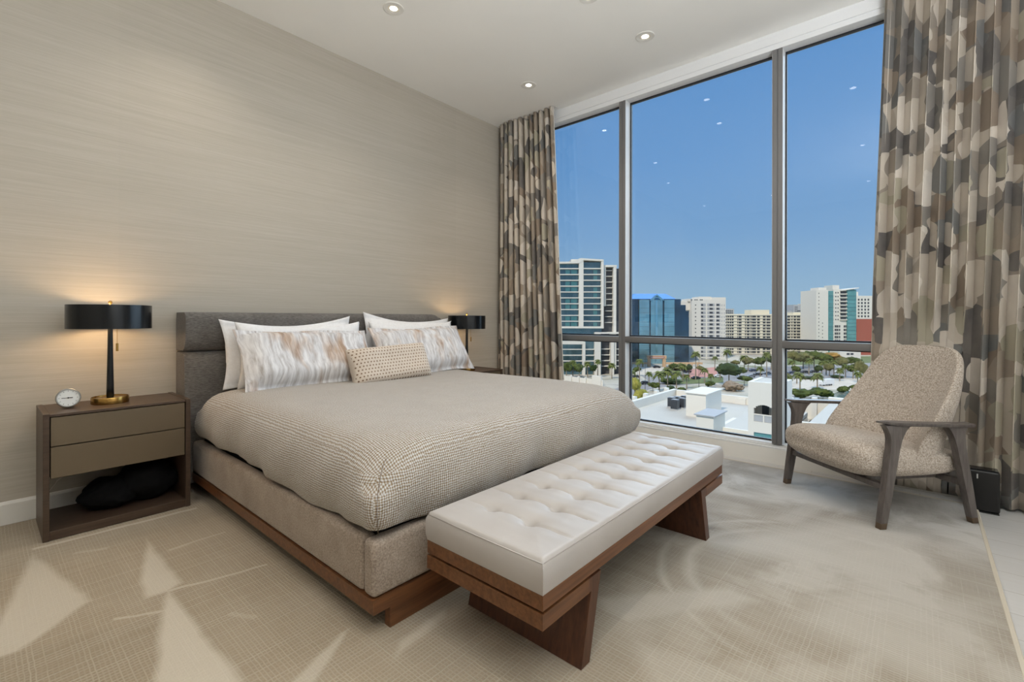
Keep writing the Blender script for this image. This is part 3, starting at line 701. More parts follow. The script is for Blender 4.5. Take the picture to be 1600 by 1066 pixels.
# ------------------------------------------------------------------ table lamps
def lamp(loc, label, power):
    r = empty('table_lamp', loc); tag(r, label, 'lamp', 'black drum table lamps')
    obj('base', lathe([(.0, .0), (.083, .0), (.084, .004), (.084, .032), (.082, .036), (.080, .036), (.079, .030), (.0, .030)], 48), 'brass', r, angle=40)
    obj('stem', lathe([(.014, .030), (.0175, .034), (.0165, .10), (.0135, .25), (.0115, .42), (.010, .54), (0, .541)], 20), 'black_metal', r, angle=50)
    sh = bmesh.new(); R, z0, z1 = .188, .420, .552; n = 64
    def ring(rad, z): return [sh.verts.new((rad*cos(2*pi*i/n), rad*sin(2*pi*i/n), z)) for i in range(n)]
    a, b, c, d = ring(R, z0), ring(R, z1), ring(R-.004, z1), ring(R-.004, z0)
    for q, mi in (((a, b), 0), ((b, c), 0), ((c, d), 1), ((d, a), 0)):
        for i in range(n): sh.faces.new((q[0][i], q[0][(i+1) % n], q[1][(i+1) % n], q[1][i])).material_index = mi
    obj('lamp_shade', sh, ['black_metal', 'shade_inner'], r, angle=40)
    bm = bmesh.new()
    for k in range(3):
        a_ = 2*pi*k/3+.4; tube([(0, 0, .548), ((R-.005)*cos(a_), (R-.005)*sin(a_), .548)], .002, 6, bm)
    obj('spider', bm, 'brass', r)
    obj('finial', lathe([(.004, .545), (.004, .560), (.009, .563), (.010, .570), (.005, .577), (0, .578)], 16), 'brass', r, smooth=True)
    obj('bulb', lathe([(0, .44), (.02, .445), (.028, .465), (.022, .495), (.013, .51), (0, .512)], 20, .045, 0), 'warm_bulb', r, smooth=True)
    ch = obj('pull_chain', tube([(.045*sin(.6), -.03, .43), (.045*sin(.6), -.032, .335)], .0012, 6), 'brass', r)
    obj('pull_knob', lathe([(0, .292), (.006, .292), (.006, .336), (0, .337)], 12, .045*sin(.6), -.032), 'brass', ch, angle=40)
    l = bpy.data.lights.new('bulb_glow', 'POINT'); l.energy = power; l.color = (1, .66, .36); l.shadow_soft_size = .04
    lo = bpy.data.objects.new('bulb_glow', l); COL.objects.link(lo); lo.location = Vector(loc)+Vector((-.05, 0.0, .475))
    return r
lamp((.497, 3.46, .6295), 'black drum-shade table lamp with brass base on the left nightstand', 3.4)
lamp((3.255, 3.45, .5855), 'black drum-shade table lamp beyond the pillows near the curtain', 2.2)
# clock
ck = empty('desk_clock', (.322, 3.43, .6295), radians(0)); tag(ck, 'small round silver clock lying beside the lit lamp', 'clock')
ctilt = empty('clock_body', (0, 0, .051), 0, ck)
body = lathe([(0, -.030), (.040, -.030), (.046, -.024), (.050, .010), (.050, .026), (.047, .030), (.043, .030), (.043, .024), (0, .024)], 48)
o = obj('case', body, 'steel', ctilt, angle=35)
obj('dial', lathe([(0, .0245), (.0425, .0245), (.0425, .0252), (0, .0252)], 40), 'clock_face', ctilt)
bm = bmesh.new(); bx(bm, -.026, .004, -.0014, .0014, .0262, .0272); bx(bm, -.004, .018, -.0022, .0022, .0274, .0284); lathe([(0, .026), (.004, .026), (.004, .0295), (0, .0295)], 12, bm=bm)
obj('hands', bm, 'black_plastic', ctilt)
bm = bmesh.new()
for k in range(12):
    a_ = k*pi/6; bmk = bmesh.ops.create_cube(bm, size=1)['verts']
    for v in bmk:
        q = Vector((.036+v.co.x*.006, v.co.y*.0016, .0256+v.co.z*.0008)); v.co = Matrix.Rotation(a_, 3, 'Z') @ q
obj('hour_marks', bm, 'black_plastic', ctilt)
# dial faces the room, slightly up
dv = Vector((-.12, -.95, .16)).normalized(); ctilt.rotation_euler = dv.to_track_quat('Z', 'Y').to_euler()

# ------------------------------------------------------------------ armchair (local x = front, local y = near side)
CH = Vector((3.59, .23, 0)); chair = empty('lounge_chair', CH, atan2(.656, -.755)); tag(chair, 'beige boucle lounge armchair with grey-brown wooden arms beside the window', 'armchair')
def ring_se(cx_, cz, a, b, e=3.2, n=28):
    out = []
    for i in range(n):
        t = 2*pi*i/n; c, s = cos(t), sin(t); out.append((cx_+a*abs(c)**(2/e)*(1 if c >= 0 else -1), cz+b*abs(s)**(2/e)*(1 if s >= 0 else -1)))
    return out
bm = bmesh.new(); R = []
for t, hw, zb, zt in ((.375, .22, .318, .370), (.372, .275, .288, .400), (.352, .304, .258, .430), (.30, .322, .232, .444), (.20, .326, .222, .448), (.05, .326, .220, .434), (-.10, .322, .222, .405), (-.22, .312, .228, .395), (-.29, .295, .245, .38), (-.32, .24, .28, .36)):
    R.append([bm.verts.new((t-.02*abs(y_/.3)**3*(1 if t > .2 else 0), y_, z_-(.012*(1-(y_/hw)**2) if z_ > .33 and t < .3 else 0)+.0*t)) for y_, z_ in ring_se(0, (zb+zt)/2, hw, (zt-zb)/2, 3.4)])
for a, b in zip(R, R[1:]):
    for i in range(28): bm.faces.new((a[i], a[(i+1) % 28], b[(i+1) % 28], b[i]))
bm.faces.new(R[0]); bm.faces.new(R[-1]); subsurf(obj('seat_cushion', bm, 'boucle', chair, smooth=True), 1)
# back shell: closed sections stacked upward, wings curving forward low down
bm = bmesh.new(); R = []
secs = [(-.150, .232, .285, .05, .20), (-.168, .27, .312, .075, .24), (-.175, .34, .322, .085, .25), (-.185, .42, .322, .085, .235), (-.212, .50, .316, .08, .20), (-.250, .60, .306, .072, .155), (-.290, .70, .292, .064, .115), (-.322, .80, .276, .052, .085), (-.345, .87, .252, .044, .065), (-.355, .91, .222, .040, .052), (-.362, .936, .175, .030, .040), (-.366, .947, .12, .018, .03)]
for t, z, hw, th_, wing in secs:
    ring = []; n = 36
    for i in range(n):
        a = 2*pi*i/n; c, s = cos(a), sin(a); e = 3.6
        yy = hw*abs(c)**(2/e)*(1 if c >= 0 else -1); tt = th_*abs(s)**(2/e)*(1 if s >= 0 else -1)
        q = abs(yy)/hw; tt *= (1+1.5*q*q*min(1, max(0, (.93-z)/.3))) if s < 0 else 1
        ring.append(bm.verts.new((t+tt*(1-.25*q)+wing*q**2.6-.05, yy, z+.0*q)))
    R.append(ring)
for a, b in zip(R, R[1:]):
    for i in range(36): bm.faces.new((a[i], a[(i+1) % 36], b[(i+1) % 36], b[i]))
bm.faces.new(R[0]); bm.faces.new(R[-1]); subsurf(obj('backrest', bm, 'boucle', chair, smooth=True), 2)
# arms and legs, each side
for sg in (1, -1):
    y0 = .345*sg
    bm = bmesh.new(); n = 22; Rr = []
    for k in range(n+1):
        u = k/n; X_ = .305-.585*u; z_ = .566-.030*u; wd = .033*min(1, (u*6+.12))*(1 if u < .93 else 1-.25*(u-.93)/.07); cur = .012*sin(pi*u)*sg; tk = .013*min(1, u*5+.25)
        Rr.append([bm.verts.new((X_, y0-.006*sg+cur+b_, z_+c_)) for b_, c_ in ((-wd, 0), (-wd*.9, .004), (wd*.9, .004), (wd, 0), (wd*.85, -tk), (0, -tk*1.5), (-wd*.85, -tk))])
    for a, b in zip(Rr, Rr[1:]):
        for i in range(7): bm.faces.new((a[i], a[(i+1) % 7], b[(i+1) % 7], b[i]))
    bm.faces.new(Rr[0]); bm.faces.new(Rr[-1]); obj('armrest', bm, 'chair_wood', chair, angle=50)
    # legs in the arm's plane with flared tops
    for (top, foot, flip) in ((.195, .285, 1), (-.165, -.285, -1)):
        def cxp(z): u = (.545-z)/.545; return top+(foot-top)*u
        L_, Rt = [], []
        for z in (.548, .535, .52, .50, .47, .42, .30, .18, .032):
            hw = .019+.012*(z/.55)+.055*max(0, (z-.46)/.09)**2.2; L_.append((cxp(z)+hw, z)); Rt.append((cxp(z)-hw, z))
        pts = L_+Rt[::-1]
        lg = obj('leg', prism(pts, y0-.018, y0+.018, 'y', bev=.004), 'chair_wood', chair, angle=35)
        pc = [(cxp(.032)+.0195, .0315), (cxp(.0)+.018, .001), (cxp(0)-.018, .001), (cxp(.032)-.0195, .0315)]
        obj('foot_cap', prism(pc, y0-.0175, y0+.0175, 'y', bev=.003), 'bronze_cap', lg)
bm = bmesh.new()
bx(bm, .225, .262, -.33, .33, .196, .226, .006, 2); bx(bm, -.262, -.225, -.33, .33, .195, .232, .006, 2); bx(bm, -.23, .23, -.20, -.165, .200, .228, .004, 1); bx(bm, -.23, .23, .165, .20, .200, .228, .004, 1)
obj('seat_frame', bm, 'chair_wood', chair, angle=40)

# ------------------------------------------------------------------ speaker
sp0 = Vector((3.875, -.272, -.012)); spk = empty('smart_speaker', sp0, 0)
bm = bmesh.new(); bx(bm, -.045, .045, -.073, .073, .006, .246, .016, 4); obj('body', bm, 'black_plastic', spk, angle=40)
bx_ = bmesh.new(); bx(bx_, -.043, .043, -.070, .070, .0005, .0058, .002, 1); obj('foot', bx_, 'black_plastic', spk)
box('top_panel', -.040, .040, -.067, .067, .2462, .249, 'black_metal', spk, .0012, 1)
bm = bmesh.new(); bx(bm, -.0466, -.0452, .018, .024, .196, .222, .0004, 1); obj('badge', bm, 'badge_metal', spk)
tag(spk, 'black box speaker on the floor in front of the right curtain', 'speaker')

# ------------------------------------------------------------------ curtains
def curtain(name, yt0, yt1, yb0, yb1, xc, folds, amp_t, amp_b, seed, label, ztop=3.326, zbot=.004, back=()):
    r = random.Random(seed); ph = [r.uniform(-.5, .5) for _ in range(folds+3)]; am = [r.uniform(.65, 1.15) for _ in range(folds+3)]
    nu, nv = folds*16+1, 60
    def interp(a, t): k = int(t); f_ = t-k; f_ = f_*f_*(3-2*f_); return a[k]*(1-f_)+a[min(k+1, len(a)-1)]*f_
    def fn(u, v, off=0.):
        z = ztop+(zbot-ztop)*v; y0 = yt0+(yb0-yt0)*v; y1 = yt1+(yb1-yt1)*v
        k = u*folds; a = (amp_t*(1-v)+amp_b*v)*interp(am, k)
        th_ = 2*pi*k+interp(ph, k)*1.4+noise.noise(Vector((k*.6, v*1.6, seed)))*1.1*v
        sx = sin(th_); sx = math.copysign(abs(sx)**.8, sx)
        X_ = xc+a*sx+noise.noise(Vector((k*.8, v*2.5, seed+5)))*.012*v
        Y_ = y0+(y1-y0)*u+.35*a*sin(2*th_)*.6+noise.noise(Vector((k*.5, v*2, seed+9)))*.015*v
        for b_ in back:
            wz = min(1, max(0, (b_[2]+.25-z)/.25)); wy = min(1, max(0, (Y_-b_[0]+.06)/.06))*min(1, max(0, (b_[1]+.06-Y_)/.06)); X_ += max(0, b_[3]-X_)*wz*wy
        return Vector((min(X_, 4.044)+off, Y_, z))
    tot = abs((yb0-yb1))*1.5
    bm = grid(fn, nu, nv, uv=lambda u, v: (u*tot, (1-v)*3.3))
    root = obj(name, bm, 'printed_curtain', None, smooth=True)
    m = root.modifiers.new('t', 'SOLIDIFY'); m.thickness = .0025; m.offset = 1
    def fl(u, v):
        p = fn(u, v); return Vector((min(p.x+.008, 4.047), p.y, p.z))
    # narrow pale lining visible along the leading edge
    sgn = 1 if yb1 > yb0 else -1
    bm = bmesh.new()
    pts = [fn(1.0, j/59) for j in range(60)]
    V = [[bm.verts.new((p.x+.002+dx, p.y+sgn*dy, p.z)) for p in pts] for dx, dy in ((.0, -.03), (0.003, .004), (.006, .004), (.006, -.03))]
    for a, b in zip(V, V[1:]):
        for j in range(59): bm.faces.new((a[j], a[j+1], b[j+1], b[j]))
    obj('lining', bm, 'curtain_lining_cloth', root, smooth=True)
    tag(root, label, 'curtain', None); return root
cl_ = curtain('patterned_curtain', 3.655, 2.895, 3.66, 2.735, 3.968, 11, .050, .062, 11, 'full-length taupe leaf-print curtain in the corner by the far lamp')
cr_ = curtain('patterned_curtain', -1.10, .175, -1.05, .285, 3.966, 18, .052, .064, 23, 'full-length taupe leaf-print curtain behind the armchair and speaker', back=((-.38, -.16, .27, 3.945), (-.22, .30, 1.0, 4.034)))
bm = bmesh.new(); bx(bm, 3.965, 4.005, 2.87, 3.68, 3.3255, 3.3298); tr1 = obj('curtain_track', bm, 'white_paint'); tag(tr1, 'slim white ceiling track carrying the curtain in the far corner', 'curtain track')
bm = bmesh.new(); bx(bm, 3.965, 4.005, -1.12, .20, 3.3255, 3.3298); tr2 = obj('curtain_track', bm, 'white_paint'); tag(tr2, 'slim white ceiling track carrying the curtain behind the armchair', 'curtain track')
#CITY
# ------------------------------------------------------------------ the town beyond the window
GZ = -29.0
CAM = Vector((0, 0, EYE))
def ray(px, py): return _f+_r*((px-800)/FPX)+_u*((CY-py)/FPX)
def gp(px, py, z=GZ):
    d = ray(px, py); t = (z-EYE)/d.z; return CAM+d*t
def gdist(py, z=GZ): return FPX*(EYE-z)/(py-CY)
def zat(py, D): return EYE+(CY-py)/FPX*D
def xat(px, D): p = CAM+(_f+_r*((px-800)/FPX))*D; return p
plain('city_white', (228, 221, 208), .7); plain('city_grey', (176, 176, 176), .8); plain('city_cream', (224, 214, 190), .8, var=.03, vs_=.2); plain('city_tan', (205, 170, 132), .8)
plain('city_glass', (92, 122, 132), .12, .4, var=.25, vs_=.12); plain('city_dark', (60, 63, 68), .4, var=.3, vs_=.5); plain('city_teal', (104, 160, 158), .15, .3, var=.15, vs_=.2)
plain('roof_blue', (50, 130, 215), .5); plain('brick_red', (168, 92, 76), .9, var=.1, vs_=2); plain('roof_membrane', (196, 189, 176), .8, var=.02, vs_=.3)
plain('mirror_blue', (140, 184, 198), .18, .8, var=.22, vs_=.09); plain('mirror_dark', (66, 92, 112), .12, .8, var=.3, vs_=.12); plain('mirror_light', (150, 196, 214), .12, .85)
plain('asphalt', (146, 141, 138), .9, var=.08, vs_=.3); plain('paving', (205, 192, 174), .9, var=.08, vs_=.4); plain('red_paving', (196, 138, 122), .9, var=.1, vs_=.8); plain('lawn', (104, 112, 60), .95, var=.25, vs_=.5)
x = N('town_ground', .95); v = x.co(); x.col(x.ramp(x.noise(v, .035, 5, .6), [(.36, C(128, 128, 96)), (.47, C(176, 168, 150)), (.55, C(196, 186, 168)), (.68, C(150, 144, 136))]))
x = N('sea_water', .12, spec=.5); x.col(x.ramp(x.noise(x.co(), .3, 3), [(.4, C(88, 108, 104)), (.6, C(112, 132, 128))])); x.bump(x.noise(x.co(), 2, 3), .2, .05)
def leaf(name, c1, c2, sc=.8):
    x = N(name, .9, spec=.15); nz = x.noise(x.co(), sc, 5, .7); x.col(x.ramp(nz, [(.3, C(*c1)), (.7, C(*c2))])); x.bump(nz, .9, .3)
leaf('leaf_green', (34, 46, 22), (100, 112, 54)); leaf('leaf_dark', (26, 40, 22), (72, 88, 46)); leaf('leaf_olive', (66, 68, 38), (134, 130, 82)); leaf('leaf_yellow', (110, 112, 44), (176, 168, 84)); leaf('leaf_rust', (120, 96, 50), (176, 138, 74)); leaf('leaf_dry', (128, 112, 92), (172, 152, 130)); leaf('palm_leaf', (70, 84, 40), (132, 138, 76), 2); plain('trunk', (150, 136, 116), .9, var=.2, vs_=1); plain('dark_pole', (40, 42, 44), .6)

bm = bmesh.new(); bx(bm, 20, 2600, -900, 2400, GZ-1, GZ); struct(obj('ground_town', bm, 'town_ground'))
def patch(name, px_pts, m, z=.05):
    P = [gp(a, b) for a, b in px_pts]; bm = bmesh.new(); A = [bm.verts.new((p.x, p.y, GZ+z)) for p in P]; B = [bm.verts.new((p.x, p.y, GZ+.005)) for p in P]
    bm.faces.new(A); bm.faces.new(B[::-1])
    for i in range(len(P)): bm.faces.new((A[i], B[i], B[(i+1) % len(P)], A[(i+1) % len(P)]))
    return struct(obj(name, bm, m))
patch('road_front', [(860, 640), (985, 600), (1080, 584), (1230, 575), (1380, 566), (1380, 573), (1230, 583), (1085, 594), (1000, 612), (880, 668)], 'asphalt', .05)
patch('parking_lot', [(1000, 586), (1110, 578), (1230, 572), (1400, 575), (1400, 592), (1230, 592), (1110, 598), (1030, 606)], 'asphalt', .08)
patch('trim_21', [(1040, 594), (1130, 590), (1130, 598), (1040, 602)], 'lawn', .16)
patch('trim_22', [(1075, 578), (1118, 574), (1122, 588), (1078, 592)], 'red_paving', .12)
patch('road_side', [(1225, 594), (1400, 590), (1400, 606), (1225, 612)], 'paving', .11)
patch('trim_24', [(985, 577), (1060, 573), (1100, 574), (1020, 584), (985, 590)], 'paving', .14)
patch('trim_25', [(1225, 560), (1400, 556), (1400, 566), (1225, 571)], 'lawn', .10)
patch('water_inlet', [(1225, 622), (1290, 621), (1310, 612), (1420, 609), (1460, 660), (1225, 690)], 'sea_water', .07)
# ---- buildings
UNIT = None
def unit(m):
    k = 'unit_'+m
    if k not in bpy.data.meshes:
        bm = bmesh.new(); bmesh.ops.create_cube(bm, size=1); me = bpy.data.meshes.new(k); bm.to_mesh(me); bm.free(); me.materials.append(MATS[m])
    return bpy.data.meshes[k]
def facade(px0, px1, D0, D1=None):
    A = xat(px0, D0); B = xat(px1, D1 or D0); A.z = B.z = GZ; W = (B-A).length; return A, atan2(B.y-A.y, B.x-A.x), W
class Bld:
    """local x runs along the facade to the right, local y away from the viewer"""
    def __init__(s, label, px0, px1, D0, D1=None, kind='building', name='apartment_tower'):
        s.A, s.rz, s.W = facade(px0, px1, D0, D1); s.root = empty(name, s.A, s.rz); s.px0, s.px1, s.D0, s.D1 = px0, px1, D0, D1 or D0; tag(s.root, label, kind)
    def x(s, px):   # local x of an image column on the facade plane
        u = (px-800)/FPX; d = _f+_r*u; ca, sa = cos(s.rz), sin(s.rz)
        # solve A + t*(ca,sa) = k*d
        det = ca*(-d.y)-sa*(-d.x); t = (-(s.A.x)*(-d.y)+(s.A.y)*(-d.x))/det; return t
    def z(s, py, D=None): return zat(py, D or s.D0)-GZ
    def box(s, name, x0, x1, y0, y1, z0, z1, m): return box(name, x0, x1, y0, y1, z0, z1, m, s.root)
    def rep(s, name, rects, m, y=-.06, d=.1, cap=100):
        """separate copies of one shape; past the cap the rest are one mesh"""
        rects = sorted(rects, key=lambda r: -(r[1]-r[0])*(r[3]-r[2]))
        for (x0, x1, z0, z1) in rects[:cap]:
            o = bpy.data.objects.new(name, unit(m)); COL.objects.link(o); o.parent = s.root; o.location = ((x0+x1)/2, y, (z0+z1)/2); o.scale = (x1-x0, d, z1-z0)
        if rects[cap:]:
            bm = bmesh.new()
            for (x0, x1, z0, z1) in rects[cap:]: bx(bm, x0, x1, y-d/2, y+d/2, z0, z1)
            o = obj(name, bm, m, s.root); o['kind'] = 'stuff'
# left white condo tower
T = Bld('white condo tower with stacked glass balconies at the far left of the view', 868, 984, 250)
z = T.z; X_ = T.x; fl = 2.98
T.box('core', X_(868), X_(941), 2.0, 22, 0, z(409), 'city_glass'); T.box('east_core', X_(941), X_(983), 5, 22, 0, z(418), 'city_dark')
T.box('fin', X_(904.5), X_(911.5), -.4, 2.2, z(512), z(404), 'city_white'); T.box('fin', X_(939.3), X_(943), -.4, 2.2, z(512), z(406), 'city_white'); T.box('fin', X_(943.5), X_(947.5), 1.6, 5.2, z(478), z(414), 'city_white'); T.box('fin', X_(959.5), X_(964), 1.6, 5.2, z(577), z(414), 'city_white')
bm = bmesh.new(); prism([(X_(868), z(409)), (X_(893), z(409)), (X_(907), z(403.5)), (X_(942.5), z(405.5)), (X_(942.5), z(408)), (X_(912), z(406.5)), (X_(904), z(411.5)), (X_(868), z(412))], -.6, 22, 'y', bm); obj('roof_frame', bm, 'city_white', T.root)
T.box('roof_frame', X_(943.5), X_(964.5), 1.4, 22, z(416.5), z(413.5), 'city_white'); T.box('penthouse_wall', X_(893), X_(907), 2.3, 12, z(409), z(404.2), 'city_white')
for py in [419.4+9.15*k for k in range(10)]:
    T.box('balcony', X_(868), X_(904.5), -.2, 1.98, z(py+.9), z(py-.5), 'city_white'); T.box('balcony', X_(911.5), X_(939.3), -.2, 1.98, z(py+.8), z(py-.6), 'city_white')
    T.box('balcony', X_(947.5), X_(959), 3.2, 4.98, z(py+2.6), z(py+1.6), 'city_white')
T.box('podium_band', X_(868), X_(943), -.6, 1.9, z(513), z(510), 'city_white'); T.box('podium_band', X_(935), X_(984), -.2, 4.9, z(521.5), z(519), 'city_white')
T.box('podium_band', X_(868), X_(912), -.6, 1.9, z(538), z(533), 'city_white')
T.box('fin', X_(910), X_(914.5), -.5, 2.2, 0, z(534), 'city_white'); T.box('fin', X_(929), X_(938.5), -.5, 4.8, 0, z(519), 'city_white'); T.box('fin', X_(955), X_(960), .5, 4.9, 0, z(520), 'city_white')
for py in (546, 555.3, 564.3, 573): T.box('balcony', X_(868), X_(910), -.2, 1.98, z(py+.6), z(py-.6), 'city_white'); T.box('balcony', X_(914.5), X_(929), -.2, 1.98, z(py+.6), z(py-.6), 'city_white'); T.box('balcony', X_(940), X_(955), 3, 4.98, z(py+.6), z(py-.6), 'city_white'); T.box('balcony', X_(960), X_(983), 3, 4.98, z(py+.6), z(py-.6), 'city_white')
T.rep('glass_panel', [(X_(a), X_(b), z(419.4+9.15*k+8.0), z(419.4+9.15*k+2.0)) for k in range(10) for a, b in ((884, 891), (893, 902), (928, 934)) if (k*7+a) % 3], 'city_teal', 1.9)
# blue-roofed mirror office
B = Bld('dark mirrored glass office block with bright blue hipped roof', 984, 1080, 312, kind='building', name='office_building')
z = B.z; X_ = B.x
B.box('glass_wing', X_(975), X_(998.5), 1.5, 30, 0, z(466), 'mirror_dark'); B.box('glass_bay', X_(999), X_(1014.5), 0, 30, 0, z(468), 'mirror_blue'); B.box('glass_wing', X_(1014.6), X_(1038), 1.0, 29, 0, z(467), 'mirror_dark')
B.box('glass_bay', X_(1017), X_(1035.5), .2, .99, 0, z(467), 'mirror_blue'); B.box('light_strip', X_(1024.2), X_(1027.4), -.1, .19, 0, z(469), 'mirror_light')
B.box('glass_bay', X_(1038.1), X_(1054), 0, 30, 0, z(468), 'mirror_blue'); B.box('glass_wing', X_(1054.1), X_(1065), 1.5, 30, 0, z(467), 'mirror_dark'); B.box('glass_wing', X_(1065.1), X_(1074), 3.0, 30, 0, z(476), 'mirror_dark'); B.box('glass_wing', X_(1074.1), X_(1080.5), 4.5, 30, 0, z(485.5), 'mirror_dark')
bm = bmesh.new(); a = [bm.verts.new(p) for p in ((X_(982), -.4, z(467)), (X_(1056), -.4, z(467)), (X_(1056), 30, z(467)), (X_(982), 30, z(467)), (X_(996), 8, z(458)), (X_(1046), 8, z(458)), (X_(1046), 24, z(458)), (X_(996), 24, z(458)))]
for q in ((0, 1, 5, 4), (1, 2, 6, 5), (2, 3, 7, 6), (3, 0, 4, 7), (4, 5, 6, 7), (3, 2, 1, 0)): bm.faces.new([a[i] for i in q])
obj('roof', bm, 'roof_blue', B.root)
bm = bmesh.new(); prism([(X_(1014.5), z(469)), (X_(1026.3), z(459.5)), (X_(1038), z(469)), (X_(1036), z(469.5)), (X_(1026.3), z(462)), (X_(1016.5), z(469.5))], -.5, 0, 'y', bm); pts = [(X_(1026.3)+cos(t)*3.4, z(471)+sin(t)*3.0) for t in [pi*i/12 for i in range(13)]]; prism(pts+[(p[0]*1.0*.8+X_(1026.3)*.2, p[1]*.8+z(471)*.2) for p in pts[::-1]], -.4, 0, 'y', bm)
obj('pediment', bm, 'mirror_light', B.root)
bm = bmesh.new(); prism([(X_(1015), z(468)), (X_(1026.3), z(460.5)), (X_(1037.5), z(468))], 0, 8, 'y', bm); obj('gable', bm, 'mirror_dark', B.root)
bm = bmesh.new()
for k in range(12): bx(bm, X_(999), X_(1014.4), -.06, -.01, 3+3.1*k, 3.12+3.1*k); bx(bm, X_(1038.2), X_(1053.9), -.06, -.01, 3+3.1*k, 3.12+3.1*k)
obj('mullion', bm, 'mirror_dark', B.root)
# peach gateway
G = Bld('peach gateway arch with low colonnade wings in front of the mirrored office', 985, 1098, 292, kind='gateway', name='gateway_arch')
z = G.z; X_ = G.x; z0 = 0
for a, b in ((1012.5, 1017), (1036, 1040.5)): G.box('pillar', X_(a), X_(b), 0, 1.6, 0, z(560), 'city_tan')
G.box('lintel', X_(1011.5), X_(1041.5), -.2, 1.8, z(560.5), z(555.5), 'city_tan'); G.box('sign_panel', X_(1015), X_(1038), -.35, -.25, z(559.6), z(556.8), 'brick_red')
bm = bmesh.new()
for k in range(11): bx(bm, X_(1016.5+1.9*k), X_(1017.8+1.9*k), -.42, -.36, z(558.9), z(557.5))
obj('lettering', bm, 'city_white', G.root)
G.rep('column', [(X_(a), X_(a+1.6), 0, z(567.5)) for a in (987, 996, 1004, 1046, 1054, 1063, 1072, 1081, 1090)], 'city_tan', .5, .6)
G.box('beam', X_(985), X_(1012), 0, 1.2, z(569), z(566), 'city_tan'); G.box('beam', X_(1041), X_(1098), 0, 1.2, z(569), z(566), 'city_tan')
# white block with balconies
W_ = Bld('white stepped apartment block with grey balconies right of the mirrored office', 1066, 1134, 348)
z = W_.z; X_ = W_.x
W_.box('body', X_(1081), X_(1134), 0, 20, 0, z(467.5), 'city_white'); W_.box('body', X_(1066), X_(1083), 4, 20, z(484), z(470), 'city_white'); W_.box('roof_block', X_(1094), X_(1113), 2, 16, z(468), z(463), 'city_white'); W_.box('roof_block', X_(1077), X_(1094), 3, 16, z(470.5), z(466.3), 'city_white'); W_.box('roof_block', X_(1113), X_(1134.5), .5, 16, z(472), z(464.2), 'city_white')
W_.rep('window', [(X_(1086), X_(1087.6), z(477.2+6.1*k), z(475.4+6.1*k)) for k in range(10)]+[(X_(a), X_(a+2), z(469), z(467.4)) for a in (1079.5, 1085, 1088, 1093.5, 1096)], 'city_dark', .2, .5)
for a, b in ((1095, 1102.5), (1105.2, 1116.5), (1118.5, 1125.5)):
    W_.rep('balcony_recess', [(X_(a), X_(b), z(478.2+6.1*k), z(474+6.1*k)) for k in range(16)], 'city_grey', -.05, .1)
W_.rep('balcony_glazing', [(X_(a), X_(b), z(477.4+6.1*k), z(474.6+6.1*k)) for k in range(16) for a, b in ((1095.5, 1098.5), (1108.5, 1113.5), (1119.5, 1123.5))], 'city_dark', -.12, .1)
W_.rep('slit_window', [(X_(a), X_(a+1.2), z(478.5+6.1*k), z(475+6.1*k)) for k in range(16) for a in (1127.3, 1131)], 'city_grey', -.05, .1)
# long cream block
L = Bld('long cream apartment slab with a regular grid of dark windows', 1131, 1277, 396)
z = L.z; X_ = L.x
L.box('body', X_(1131), X_(1277), 0, 22, 0, z(490.2), 'city_cream'); L.box('roof_block', X_(1178), X_(1206), 4, 16, z(491), z(483.5), 'city_cream'); L.box('roof_block', X_(1246), X_(1262), 6, 16, z(491), z(487.5), 'city_cream')
rects = []
for k in range(15):
    for a, b in ((1133, 1135.4), (1136.6, 1139), (1140.2, 1142.4), (1143.4, 1146), (1152, 1153), (1154, 1158.4), (1164, 1165.4), (1166.8, 1171), (1172.6, 1174), (1175, 1181), (1183, 1187), (1192, 1196), (1197.6, 1203.4), (1229, 1234.5), (1236.5, 1238.2), (1240, 1243.6), (1245, 1250), (1252, 1253.4), (1255, 1257.6), (1259, 1263), (1264.6, 1266.6), (1268.4, 1273)):
        rects.append((X_(a), X_(b), z(495.6+4.62*k), z(493.0+4.62*k)))
L.rep('window', rects, 'city_dark', -.1, .2)
bm = bmesh.new()
for k in range(16): bx(bm, X_(1131), X_(1277), -.5, -.05, z(497.0+4.62*(k-1)), z(496.4+4.62*(k-1)))
obj('floor_band', bm, 'city_white', L.root)
# grey stepped tower behind
S = Bld('distant grey stepped tower just above the roof of the cream slab', 1229, 1280, 430); z = S.z; X_ = S.x
S.box('body', X_(1240), X_(1282), 0, 20, 0, z(475.5), 'city_grey'); S.box('body', X_(1229), X_(1240), 3, 18, 0, z(485), 'city_grey'); S.box('roof_block', X_(1259), X_(1269), 2, 12, z(476), z(473.8), 'city_cream')
S.rep('window', [(X_(a), X_(a+1.3), z(480+3.1*k), z(478.6+3.1*k)) for k in range(5) for a in (1242, 1244.5, 1252, 1254.5, 1262, 1264.5, 1270, 1272.5)]+[(X_(a), X_(a+4.6), z(486+3*k), z(484.6+3*k)) for k in range(3) for a in (1246, 1256.5)], 'city_dark', -.1, .2)
S2 = Bld('small distant grey tower peeking over the left end of the cream slab', 1133, 1147, 430); z = S2.z; X_ = S2.x
S2.box('body', X_(1133), X_(1147), 0, 12, 0, z(482), 'city_grey'); S2.rep('window', [(X_(a), X_(a+1.6), z(486.5+3.2*k), z(484.3+3.2*k)) for k in range(2) for a in (1134, 1137, 1140, 1143)], 'city_dark', -.1, .2)
